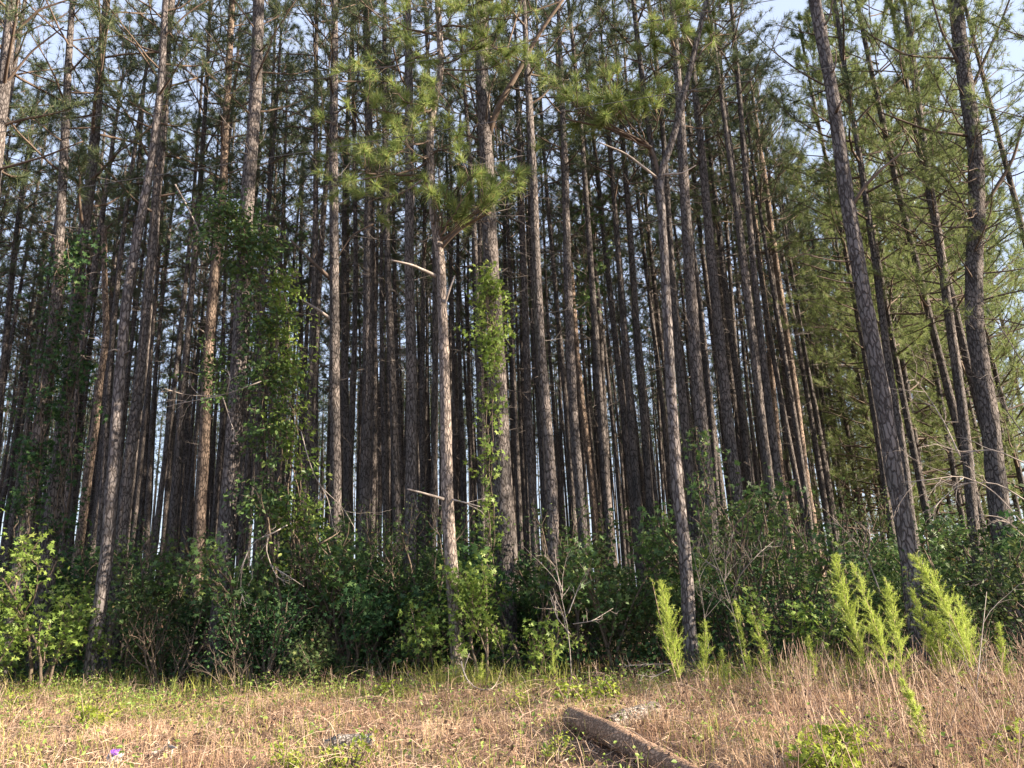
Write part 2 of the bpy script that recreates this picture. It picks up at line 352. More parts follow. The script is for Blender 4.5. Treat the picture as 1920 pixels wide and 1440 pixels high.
def pine(px, D, w0, w1, label, bark='bark', top=21.5, crown=True, crown_base=12.5, dead=True, sides=16, cs=1.0, branches=(), snag=False, seed=None, edge=False, extra=None, group=None):
    seed = seed or int(px[0][0] * 7 + px[0][1]); rng = R(seed)
    P = trunk_line(px, D, top if not snag else -1); zs = sorted(unproj(x, y, D)[2] for x, y in (px[0], px[-1]))
    n = 70; S = smooth_line(P, n)
    r0, r1 = w0 * .5 * D / F, w1 * .5 * D / F
    rad = r0 + (r1 - r0) * (S[:, 2] - zs[0]) / max(.1, zs[1] - zs[0])
    if not snag:
        zt = max(zs[1], crown_base); rt = max(.03, np.interp(zt, S[:, 2], rad)); up = S[:, 2] > zt
        rad[up] = rt + (.02 - rt) * (S[up, 2] - zt) / (top + .1 - zt)
    rad = np.maximum(rad, .02) * (1 + .28 * np.exp(-np.maximum(S[:, 2], 0) / .35))
    o = S[0].copy(); root = thing('pine_tree', label, 'tree', o, group)
    mb = MB(); tube(mb, S - o, rad, sides, 0, .045, rng); trunk = obj('trunk', mb.mesh('trunk', [M[bark]]), root)
    BASES.append(o[:2]); FRONT.append((px[0][0], D))
    for b in branches:                       # named dead limbs: (list of photo points, width, material)
        pts = np.array([unproj(x, y, D + dd) for x, y, dd in b[0]]); q = smooth_line(pts, 12)
        mb = MB(); tube(mb, q - o, np.linspace(b[1] * .5 * D / F, b[1] * .22 * D / F, 12), 7, 0, .06, rng)
        for k in range(b[3] if len(b) > 3 else 2):
            i = rng.integers(4, 11); branching(mb, q[i] - o, nrm(q[i] - q[i - 1]) + rng.standard_normal(3) * .6, .45, .009, 1, rng, 0)
        obj('branch', mb.mesh('branch', [M[b[2]]]), trunk)
    if crown and not snag:
        c = at_z(S, crown_base); e = at_z(S, min(top, crown_base + 6)) - c
        q = Vector(e).to_track_quat('Z', 'Y'); m = EDGE_CROWNS[seed % 4] if edge else CROWNS[seed % 8]
        oc = obj('crown', m, root, c - o, None, cs * (top - crown_base) / (15.5 if edge else 10.0), 'stuff')
        oc.rotation_mode = 'QUATERNION'; oc.rotation_quaternion = q @ Matrix.Rotation(rng.uniform(0, 6.28), 3, 'Z').to_quaternion()
    if dead and not snag:
        mb2 = DEADS[seed % 7]; e = at_z(S, 11) - at_z(S, 3)
        od = obj('dead_branches', mb2, root, at_z(S, 6) - nrm(e) * 6 - o, None, None, 'stuff')
        od.rotation_mode = 'QUATERNION'; od.rotation_quaternion = Vector(e).to_track_quat('Z', 'Y') @ Matrix.Rotation(rng.uniform(0, 6.28), 3, 'Z').to_quaternion()
    if extra: extra(root, o, S, rng)
    return root

def needle_sprays(clusters, D, limbs=(), L=.29, w=.0105, nn=85, per=5, mat='needle_lit', name='crown', sp=.42):
    """clusters: (origin px, end px, depth offset, tufts): a limb from the trunk to a bunch of long needle tufts"""
    def build(root, o, S, rng):
        mb = MB(); C, Dn = [], []
        for (x0, y0), (x1, y1), dd, k in clusters:
            a = unproj(x0, y0, D); b = unproj(x1, y1, D + dd); v = b - a; ln = np.linalg.norm(v)
            P = smooth_line([a, a + v * .35 + np.array([0, 0, -.06 * ln]), a + v * .7 + np.array([0, 0, -.05 * ln]), b], 8); P[1:-1] += rng.standard_normal((6, 3)) * .03
            tube(mb, P - o, np.linspace(.010 + .008 * ln, .007, 8), 5, 0, cap=False)
            for _ in range(k):
                i = rng.integers(3, 8); e = nrm(v) * .5 + rng.standard_normal(3) * .7 + np.array([0, 0, .5]); Q = wiggly(P[i] - o, e, rng.uniform(.15, sp * 2), rng, 4, .3, .4)
                tube(mb, Q, np.linspace(.009, .006, 4), 4, 0, cap=False); C.append(Q[3]); Dn.append(Q[3] - Q[2])
                if rng.random() < .5: C.append(Q[2]); Dn.append(Q[3] - Q[2])
        needles(mb, np.array(C), np.array(Dn), L, nn, w, .6, rng, 1, .1)
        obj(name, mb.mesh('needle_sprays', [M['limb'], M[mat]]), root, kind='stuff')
    return build

# front row, traced
pine([(170, 1262), (200, 1050), (222, 740), (237, 560), (262, 420), (285, 300), (303, 150), (310, 0)], 15.6, 25, 13, 'pale leaning pine standing at the wood edge beside the lit young saplings', 'bark_grey', dead=False,
     branches=[([(225, 660, 0), (215, 655, -.2), (202, 660, -.3)], 5, 'twig', 0), ([(232, 665, 0), (243, 658, -.2)], 6, 'twig', 0)])
pine([(225, 1060), (233, 960), (250, 813), (263, 713), (273, 613), (280, 513), (287, 467), (293, 367), (307, 233), (313, 100), (322, 0)], 18, 25, 14, 'grey brown pine just behind the pale leaning pine', dead=False, crown_base=11, cs=1.15)
pine([(412, 1160), (427, 960), (440, 800), (452, 600), (463, 383), (473, 267), (480, 167), (485, 0)], 16.2, 33, 24, 'stout pine behind the hanging bleached branch, vines beside it', seed=21)
pine([(372, 1040), (378, 930), (386, 780), (390, 680), (397, 580), (405, 480), (410, 433), (418, 367), (423, 233), (428, 150), (435, 0)], 19, 21, 13, 'sunlit orange pine between two shaded grey pines', 'bark_sun_warm', seed=5,
     branches=[([(386, 625, 0), (376, 618, -.2), (371, 615, -.3)], 4, 'pale_twig', 0), ([(397, 620, 0), (404, 608, -.2)], 4, 'twig', 0)])
pine([(680, 1060), (683, 960), (690, 713), (690, 480), (693, 300), (690, 167), (687, 33)], 19.5, 22, 15, 'pine with sunlit upper trunk standing behind the long needle sprays')
pine([(764, 1200), (770, 960), (772, 713), (767, 480), (768, 300), (766, 100)], 16.8, 23, 17, 'dark shaded pine beside the pale sunlit central pine')
gcl = [((812, 205), (735, 175), -.9, 5), ((815, 190), (870, 215), -.7, 4), ((808, 300), (590, 350), -.4, 5), ((808, 300), (760, 265), -1, 5), ((822, 100), (660, 130), -.5, 6), ((822, 70), (700, 20), -.6, 6), ((820, 450), (845, 340), -.8, 4), ((820, 450), (890, 320), -1.1, 4), ((822, 455), (985, 300), -.6, 3), ((825, 50), (1000, 20), -.6, 6), ((806, 330), (690, 380), -.6, 4), ((812, 210), (690, 205), -.5, 8), ((808, 260), (715, 290), -.8, 9), ((808, 290), (655, 330), -1, 8), ((806, 330), (740, 345), .4, 8), ((812, 430), (905, 395), -.6, 9), ((822, 455), (930, 350), -.9, 9),
       ((809, 290), (850, 262), -.6, 5), ((822, 455), (880, 390), -.3, 8), ((822, 455), (965, 345), -.5, 7), ((826, 120), (930, 60), -.7, 8), ((824, 60), (860, 20), -.8, 9), ((822, 110), (905, 85), -.4, 9),
       ((822, 90), (770, 110), -.5, 5), ((820, 60), (720, 70), .3, 6), ((815, 200), (770, 215), -.7, 5), ((812, 220), (650, 245), -.2, 6), ((823, 20), (940, -10), -.6, 8), ((809, 420), (830, 400), -.6, 3), ((820, 30), (790, -10), -.5, 8),
       ((830, 130), (955, 120), -.2, 6), ((808, 330), (620, 300), .2, 6), ((822, 455), (1000, 320), .2, 5)]
pine([(857, 1212), (850, 1100), (842, 1010), (838, 913), (836, 780), (832, 647), (828, 547), (826, 480), (818, 440), (810, 380), (807, 333), (806, 250), (813, 200), (822, 160), (827, 133), (824, 50), (820, 0)], 14.0, 24.5, 12.5, 'pale sunlit pine with a kinked trunk, long green needle sprays and a pale dead branch', 'bark_sunlit',
     top=16.5, crown_base=13.5, dead=False, cs=.9, sides=20, extra=needle_sprays(gcl, 14.0),
     branches=[([(818, 518, 0), (773, 497, -.2), (733, 488, -.3)], 8, 'pale_twig', 1), ([(832, 577, 0), (842, 545, -.2), (853, 517, -.2)], 6, 'pale_twig', 0), ([(832, 936, -.1), (795, 925, -.3), (763, 917, -.4)], 6, 'pale_twig', 0),
               ([(845, 936, 0), (870, 942, -.3), (900, 950, -.4)], 4, 'pale_twig', 2), ([(824, 468, 0), (850, 440, -.2), (875, 420, -.3), (920, 398, -.5)], 9, 'limb', 1), ([(808, 285, 0), (850, 278, -.2), (885, 255, -.3)], 4, 'limb', 1)])
pine([(947, 1090), (943, 960), (938, 800), (930, 640), (920, 480), (912, 300), (905, 160), (902, 30)], 16.2, 36, 26, 'thick dark pine draped with bright vine leaves, a heavy limb rising from it', crown_base=12,
     branches=[([(916, 252, 0), (934, 197, -.2), (973, 133, -.4), (1007, 67, -.6), (1062, -10, -.8)], 14, 'limb', 3), ([(905, 250, 0), (885, 180, .2), (868, 90, .3)], 6, 'limb', 2), ([(934, 150, 0), (960, 60, .2), (985, -20, .3)], 6, 'limb', 2)])
icl = [((1222, 277), (1075, 190), -.5, 10), ((1222, 277), (1030, 160), -.6, 9), ((1215, 270), (1150, 185), -.6, 10), ((1215, 270), (1185, 200), -.3, 8), ((1222, 260), (1235, 185), -.6, 7), ((1222, 277), (1100, 215), -.2, 9), ((1190, 262), (1120, 150), .2, 6), ((1297, 117), (1235, 55), -.5, 10),
       ((1305, 83), (1260, 25), -.5, 9), ((1297, 117), (1215, 85), -.2, 7), ((1318, 30), (1350, 10), -.3, 6), ((1218, 275), (985, 120), -.3, 5), ((1297, 117), (1340, 60), .3, 5)]
pine([(1294, 1195), (1285, 1040), (1270, 913), (1257, 713), (1247, 513), (1241, 400), (1237, 333), (1243, 310), (1260, 267), (1277, 200), (1297, 117), (1305, 83), (1325, 0)], 13.4, 24, 11, 'slim grey pine forking high up with a sunlit stem and needle sprays', 'bark_grey',
     top=16.5, crown_base=14, dead=False, cs=.8, sides=20, extra=needle_sprays(icl, 13.4),
     branches=[([(1236, 330, 0), (1222, 275, .1), (1140, 240, -.1), (1060, 223, -.3)], 9, 'limb', 1), ([(1234, 335, 0), (1173, 287, -.2), (1120, 266, -.3)], 6, 'pale_twig', 0), ([(1240, 328, 0), (1280, 325, -.2), (1305, 310, -.2)], 5, 'pale_twig', 0), ([(1300, 90, 0), (1282, 60, -.2), (1270, 30, -.2)], 4, 'pale_twig', 0)])
pine([(1733, 1245), (1722, 1180), (1707, 1060), (1692, 960), (1680, 913), (1663, 797), (1643, 680), (1623, 580), (1607, 480), (1587, 367), (1573, 267), (1560, 167), (1540, 67), (1527, 0)], 12.9, 33, 25, 'tall slanting grey pine with flaky bark behind the feathery weeds', 'bark_grey', dead=False, crown_base=13.5, sides=22,
     branches=[([(1593, 395, 0), (1620, 350, -.2), (1655, 315, -.3), (1690, 287, -.3)], 9, 'limb', 0), ([(1566, 215, 0), (1572, 200, -.3), (1578, 188, -.3)], 9, 'limb', 0), ([(1558, 232, 0), (1530, 215, -.3), (1515, 195, -.3)], 4, 'limb', 0), ([(1553, 150, 0), (1566, 125, -.2), (1568, 95, -.2)], 5, 'limb', 0),
               ([(1538, 60, 0), (1555, 35, -.2), (1562, -5, -.2)], 5, 'limb', 0), ([(1605, 490, 0), (1570, 490, -.1), (1520, 480, -.2)], 4, 'limb', 1), ([(1610, 530, 0), (1580, 530, -.1), (1530, 517, -.2)], 4, 'limb', 0)])
pine([(1702, 930), (1697, 880), (1687, 813), (1670, 713), (1657, 613), (1640, 480), (1637, 467), (1613, 300), (1587, 150), (1570, 33)], 20, 16, 9, 'thin dark pine running close behind the tall slanting grey pine', dead=True, crown_base=11, cs=1.2)
pine([(1822, 960), (1812, 830), (1797, 713), (1780, 600), (1765, 480), (1740, 330), (1722, 200), (1705, 60)], 19, 19, 13, 'dark leaning pine beside the bare bleached brush', crown_base=8, edge=True, top=19)
ccl = [((1850, 330), (1760, 335), -.6, 9), ((1845, 320), (1790, 300), -.6, 9), ((1855, 400), (1770, 375), -.5, 9), ((1850, 380), (1800, 420), -.6, 8), ((1850, 250), (1850, 235), -.8, 5), ((1845, 320), (1735, 310), -.3, 6), ((1870, 420), (1830, 470), -.4, 7), ((1855, 420), (1790, 460), -.4, 7)]
pine([(1880, 1010), (1868, 900), (1856, 790), (1843, 713), (1827, 613), (1812, 540), (1850, 400), (1843, 300), (1820, 200), (1800, 100), (1790, 0)][:5] + [(1826, 500), (1832, 400), (1830, 300), (1818, 200), (1802, 100), (1791, 0)], 16.5, 34, 28, 'thick dark many-limbed pine with soft pale green sprays', crown_base=7.5, edge=True, top=18,
     extra=needle_sprays(ccl, 16.5, L=.14, w=.006, nn=50, mat='needle_edge_lit', name='sprays'),
     branches=[([(1822, 255, 0), (1740, 245, -.3), (1650, 210, -.6)], 7, 'limb', 2), ([(1800, 110, 0), (1700, 105, -.3), (1640, 70, -.6)], 6, 'limb', 2), ([(1838, 400, 0), (1900, 300, -.2), (1925, 200, -.4)], 9, 'limb', 3), ([(1815, 180, 0), (1870, 60, -.2), (1900, -20, -.3)], 8, 'limb', 3), ([(1810, 140, 0), (1765, 60, -.2), (1740, -30, -.4)], 7, 'limb', 3)])
pine([(-70, 960), (-40, 600), (-10, 320), (5, 180), (14, 100), (24, 0)], 14.5, 30, 24, 'rough barked pine slanting in at the upper corner', dead=False, crown_base=10.5, cs=1.2,
     branches=[([(8, 160, 0), (60, 95, -.2), (120, 50, -.4)], 6, 'limb', 1), ([(-10, 320, 0), (80, 295, -.2), (155, 265, -.4)], 6, 'limb', 0)])
pine([(98, 985), (110, 880), (120, 780), (133, 680), (143, 580), (150, 497), (157, 433), (167, 367), (180, 233), (187, 133), (200, 0)], 17.3, 28, 15, 'shaded pine rising behind the dark creeper column', seed=8, crown_base=10.5, cs=1.2)
pine([(52, 960), (60, 880), (77, 780), (93, 680), (107, 547), (112, 430), (120, 300), (128, 120)], 16.6, 24, 15, 'pine trunk wrapped in dark broad leaved creeper', seed=9)
pine([(128, 900), (140, 763), (150, 680), (167, 580), (180, 480), (188, 430)], 22, 14, 11, 'sunlit slender pine next to the broken snag', 'bark', seed=13)
pine([(150, 1010), (157, 960), (167, 880), (177, 813), (187, 713), (200, 630), (192, 500), (195, 424)][:6] + [(196, 520), (195, 424)], 20, 16, 10, 'broken dead pine snag with a pale splintered tip', 'bark_sun_warm', seed=14, snag=True)
pine([(629, 1095), (630, 913), (627, 713), (627, 513), (625, 300), (627, 100)], 17.6, 21, 17, 'pine with orange sunlit flakes and a stubby dead limb', seed=15,
     branches=[([(622, 600, 0), (595, 580, -.2), (566, 562, -.3)], 8, 'pale_twig', 1), ([(622, 525, 0), (590, 495, -.2), (545, 450, -.3)], 9, 'limb', 1), ([(700, 420, 0), (660, 440, 0), (622, 500, 0)], 4, 'limb', 0)])
pine([(1037, 1160), (1037, 960), (1027, 813), (1013, 647), (1005, 480), (1000, 330)], 15.6, 23, 16, 'dark straight pine behind the bare leafless sapling', seed=16)
pine([(1102, 1080), (1090, 960), (1077, 813), (1070, 680), (1063, 480), (1060, 330)], 18.5, 20, 15, 'shaded pine next to a slim sunlit trunk', seed=17)
pine([(1003, 1010), (1000, 960), (993, 813), (987, 647), (982, 480), (975, 300)], 21, 15, 11, 'slim pine directly beside the vine draped pine', seed=18)
pine([(1104, 860), (1090, 747), (1080, 647), (1072, 530), (1062, 400), (1050, 230), (1044, 60)], 25, 13, 9, 'slim pine with a long bright orange sunlit stretch', seed=19, bark='bark_sun_warm')
pine([(1190, 980), (1180, 880), (1167, 747), (1153, 630), (1140, 513), (1128, 400)], 23.5, 14, 11, 'straight pine lit along one edge', seed=20, bark='bark_shaded')
pine([(1136, 960), (1130, 880), (1120, 747), (1113, 613), (1106, 500)], 29, 10, 8, 'thin sunlit pine with a leafy tuft of creeper', seed=22, bark='bark_shaded')
pine([(1200, 1010), (1197, 960), (1183, 780), (1173, 647), (1160, 480)], 21, 17, 12, 'dark pine half hidden by its lit neighbour', seed=23, bark='bark_shaded')
pine([(1223, 1000), (1220, 960), (1207, 780), (1193, 613), (1185, 480)], 21, 16, 12, 'dark pine just inside the forked grey pine', seed=24, bark='bark_shaded')
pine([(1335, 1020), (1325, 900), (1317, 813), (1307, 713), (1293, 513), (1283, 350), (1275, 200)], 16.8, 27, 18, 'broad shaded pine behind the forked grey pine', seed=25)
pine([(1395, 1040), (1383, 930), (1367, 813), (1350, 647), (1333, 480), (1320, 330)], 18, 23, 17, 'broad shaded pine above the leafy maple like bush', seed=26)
pine([(1415, 960), (1403, 880), (1393, 780), (1373, 647), (1357, 513), (1345, 400)], 24, 15, 11, 'lean dark pine between two broader ones', seed=27, bark='bark_shaded')
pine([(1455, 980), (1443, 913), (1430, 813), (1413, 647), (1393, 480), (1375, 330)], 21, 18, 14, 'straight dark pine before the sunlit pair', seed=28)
pine([(1475, 960), (1467, 913), (1453, 780), (1440, 613), (1423, 480), (1405, 330)], 27, 12, 10, 'first of the sunlit pair of slim pines', seed=29, bark='bark_sun_warm')
pine([(1527, 990), (1513, 913), (1493, 747), (1473, 613), (1453, 480), (1433, 330)], 25, 13, 11, 'second of the sunlit pair of slim pines, orange edged', seed=30, bark='bark_sun_warm')
pine([(1505, 930), (1493, 847), (1480, 747), (1460, 613), (1443, 480), (1427, 350)], 27, 13, 10, 'dark pine wedged between the sunlit pair', seed=31, bark='bark_shaded')
pine([(1565, 930), (1540, 813), (1520, 680), (1500, 547), (1480, 400)], 42, 8, 6, 'thin bright pine near the end of the row', seed=32, bark='bark_shaded')
pine([(1592, 950), (1563, 780), (1537, 647), (1515, 520)], 46, 8, 6, 'thin pine bordering the open row', seed=33, bark='bark_shaded')
pine([(1636, 970), (1613, 880), (1573, 713), (1550, 600)], 50, 7, 5, 'very thin pine leaning over the open row', seed=34, bark='bark_shaded')

# ------------------------------------------------------------------ the stand: planted rows
def stand():
    rng = R(77); A = math.radians(26); d = np.array([math.sin(A), math.cos(A)]); nv = np.array([math.cos(A), -math.sin(A)])
    trunks = []
    for k in range(8):
        r = R(500 + k); z = np.linspace(-.15, 21.5, 30); a, b = r.uniform(0, 6.3, 2)
        P = np.stack([.10 * np.sin(z * .28 + a) - .10 * math.sin(a), .10 * np.sin(z * .24 + b) - .10 * math.sin(b), z], 1); P[:, 0] += r.uniform(-.018, .018) * z; P[:, 1] += r.uniform(-.018, .018) * z
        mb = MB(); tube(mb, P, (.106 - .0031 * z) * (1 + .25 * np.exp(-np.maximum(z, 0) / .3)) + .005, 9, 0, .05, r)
        trunks.append((mb.mesh('stand_trunk', [M['bark_shaded']]), P))
    bins = [(-900, 120, 'left of the creeper wrapped pine'), (120, 330, 'near the pale leaning pine'), (330, 520, 'around the vine-hung stout pine'), (520, 740, 'behind the stubby-limbed pine'),
            (740, 900, 'behind the pale kinked pine'), (900, 1060, 'behind the vine draped pine'), (1060, 1230, 'behind the straight edge lit pine'), (1230, 1440, 'behind the forked grey pine'), (1440, 1700, 'in the row beside the open lane')]
    cand = []
    for i in range(-40, 40):
        for j in range(0, 80):
            p = nv * (i * 2.2 + rng.uniform(-.14, .14)) + d * (j * 1.65 + (i % 2) * .8 + rng.uniform(-.45, .45)); x, y = p
            if y > 66 or y < edge_y(x) + 4.2 or rng.random() < .12: continue
            px = project((x, y, 3.0))[0]
            if y > 50 and (225 < px < 345 or 660 < px < 745) and rng.random() < .3: continue
            if px < (-300 if y < 42 else -80) or px > 1635 - max(0, (y - 48)) * 2: continue
            if any((x - b[0]) ** 2 + (y - b[1]) ** 2 < 1.0 for b in BASES): continue
            cand.append((y, x, px))
    cand.sort(); todo = []
    print('stand pines', len(cand))
    for k, (y, x, px) in enumerate(cand[:290]):
        where = next(b[2] for b in bins if b[0] <= px < b[1]); kind = 'shaded second rank pines' if y < 26 else 'slender deeper pines' if y < 42 else 'very thin far pines'
        lab = kind; t = rng.integers(0, 8); s = rng.uniform(.8, 1.12); sw = s * rng.uniform(.85, 1.2)
        root = thing('pine_tree', lab, 'tree', (x, y, terrain(x, y)), kind, (rng.uniform(-.015, .015), rng.uniform(-.015, .015), rng.uniform(0, 6.28)), (sw, sw, s))
        todo.append((root, kind, where, px)); me, P = trunks[t]; obj('trunk', me, root)
        cb = rng.uniform(13, 15); obj('crown', CROWNS[rng.integers(0, 8)], root, at_z(P, cb), (0, 0, rng.uniform(0, 6.28)), (21.6 - cb) / 9.0, 'stuff')
        obj('dead_branches', DEADS[rng.integers(0, 7)], root, None, (0, 0, rng.uniform(0, 6.28)), None, 'stuff')
    # the far ranks, too thin and too many to tell apart
    mf = MB(); C = []; Dn = []
    rest = [(y, x) for y, x, px in cand[290:]]
    for i in range(520):
        y = rng.uniform(50, 95); px = rng.uniform(-120, 1600 - max(0, y - 55) * 1.5); x = foot(px, y, 3)[0]
        if (225 < px < 345 or 660 < px < 745) and rng.random() < .5: continue
        rest.append((y, x))
    for y, x in rest:
        h = rng.uniform(17, 22); z = np.linspace(-.1, h, 7); b = rng.uniform(-.02, .02, 2)
        tube(mf, np.stack([x + b[0] * z, y + b[1] * z, z], 1), np.linspace(.12, .03, 7), 6, 0, .05, rng, cap=False)
        n = 44; f = rng.random(n) ** .8; zz = h * (.58 + .42 * f); az = rng.uniform(0, 6.283, n); rr = 2.6 * (1 - f) ** .6 * rng.uniform(.2, 1, n) + .1
        C.append(np.stack([x + np.cos(az) * rr, y + np.sin(az) * rr, zz + rr * .3], 1)); Dn.append(np.stack([np.cos(az), np.sin(az), np.full(n, .6)], 1))
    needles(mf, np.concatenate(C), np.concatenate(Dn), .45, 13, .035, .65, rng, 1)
    tag(obj('far_pine_ranks', mf.mesh('far_pine_ranks', [M['bark_shaded'], M['needle']]), kind='stuff'), 'mass of far thin pines closing the back of the stand', 'trees')
    # mixed pines on the far side of the open lane, green low down
    spots = [(1745, 34), (1790, 37), (1850, 33), (1905, 36), (1640, 46), (1690, 42), (1735, 48), (1800, 44), (1870, 40), (1950, 34), (1600, 60), (1660, 64), (1720, 60), (1560, 68), (1780, 58), (1860, 52), (1675, 37), (1722, 39), (1822, 39), (1882, 43), (1935, 40), (1648, 54), (1702, 54), (1772, 50), (1842, 47), (1902, 48), (1990, 38), (1960, 46), (1755, 41), (1700, 33), (1765, 28), (1840, 27), (1905, 29), (1965, 26), (1640, 36), (1700, 23), (1785, 22), (1885, 21), (1945, 19)]
    for k, (px, D) in enumerate(spots):
        p = foot(px, D); t = k % 8; s = rng.uniform(.95, 1.15)
        near = D < 40
        kind = 'green low-branched pines' if near else 'distant pale green pines'; lab = kind; where = 'beyond the open lane'
        root = thing('pine_tree', lab, 'tree', p, kind, (0, rng.uniform(-.03, .01), rng.uniform(0, 6.28)), s)
        todo.append((root, kind, where, px)); me, P = trunks[t]; obj('trunk', me, root); cb = rng.uniform(2.2, 5) if D > 25 else rng.uniform(7, 8.5)
        obj('crown', EDGE_CROWNS[k % 4], root, at_z(P, cb), (0, 0, rng.uniform(0, 6.28)), (21.6 - cb) / 15.5, 'stuff')
        obj('dead_branches', DEADS[k % 7], root, (0, 0, -2.5), None, None, 'stuff')
    number_off(todo)
    # unseen pines past the frame on the sunny side, added to shade and dapple
    for k, (x, y, sc, cb, full) in enumerate([(11.4, 11.7, .8, 4, 1), (15.0, 13.6, .95, 4, 0), (18.5, 12.9, 1, 3.5, 0), (22.5, 8.0, 1, 4, 0), (27, 11.0, 1, 4, 0), (32, 10, 1, 4, 0), (14, 15.5, 1, 12, 0), (18.5, 15, 1, 11, 0), (24, 14.2, 1, 11, 0), (13.5, 18, 1, 12, 0)]):
        s = rng.uniform(.9, 1.05) * sc; lab = 'unseen pine added past the slanting grey pine for its shade'
        root = thing('pine_tree', lab, 'tree', (x, y, terrain(x, y)), 'unseen pines added for their shade', (0, 0, rng.uniform(0, 6.28)), s)
        me, P = trunks[k % 8]; obj('trunk', me, root)
        obj('crown', EDGE_CROWNS[k % 4] if full else SPARSE, root, at_z(P, cb), (0, 0, rng.uniform(0, 6.28)), (21.6 - cb) / 15.5, 'stuff')
stand()

# ------------------------------------------------------------------ shrubs and saplings
def shrub_meshes(seed, hgt, spread, stems, nleaf, size, tmpl, leafm, stemm='stem', depth=2, kids=4, lift=.5, scat=.16):
    rng = R(seed); ms = MB(); tips = []
    for k in range(stems):
        az = rng.uniform(0, 6.283); p = np.array([math.cos(az), math.sin(az), 0]) * rng.uniform(0, .25) * spread; p[2] = -.05
        d = np.array([math.cos(az) * spread / hgt * .6, math.sin(az) * spread / hgt * .6, 1.0])
        branching(ms, p, d, hgt * rng.uniform(.6, 1), .018 + .006 * hgt, depth, rng, 0, .28, lift, kids, .85, .5, 5, tips, .25)
    T = np.array([t[0] for t in tips]); I = rng.integers(0, len(T), nleaf); C = T[I] + rng.standard_normal((nleaf, 3)) * scat; C[:, 2] = np.maximum(C[:, 2], .05)
    ml = MB(); leaves(ml, C, size, rng, tmpl, 0, .8)
    return ms.mesh('shrub_stems', [M[stemm]]), ml.mesh('shrub_leaves', [M[leafm]])
def shrub(name, label, cat, meshes, loc, rz=0, s=1.0, group=None):
    root = thing(name, label, cat, loc, group, (0, 0, rz), s)
    obj('stems', meshes[0], root, kind='stuff'); obj('foliage', meshes[1], root, kind='stuff'); return root
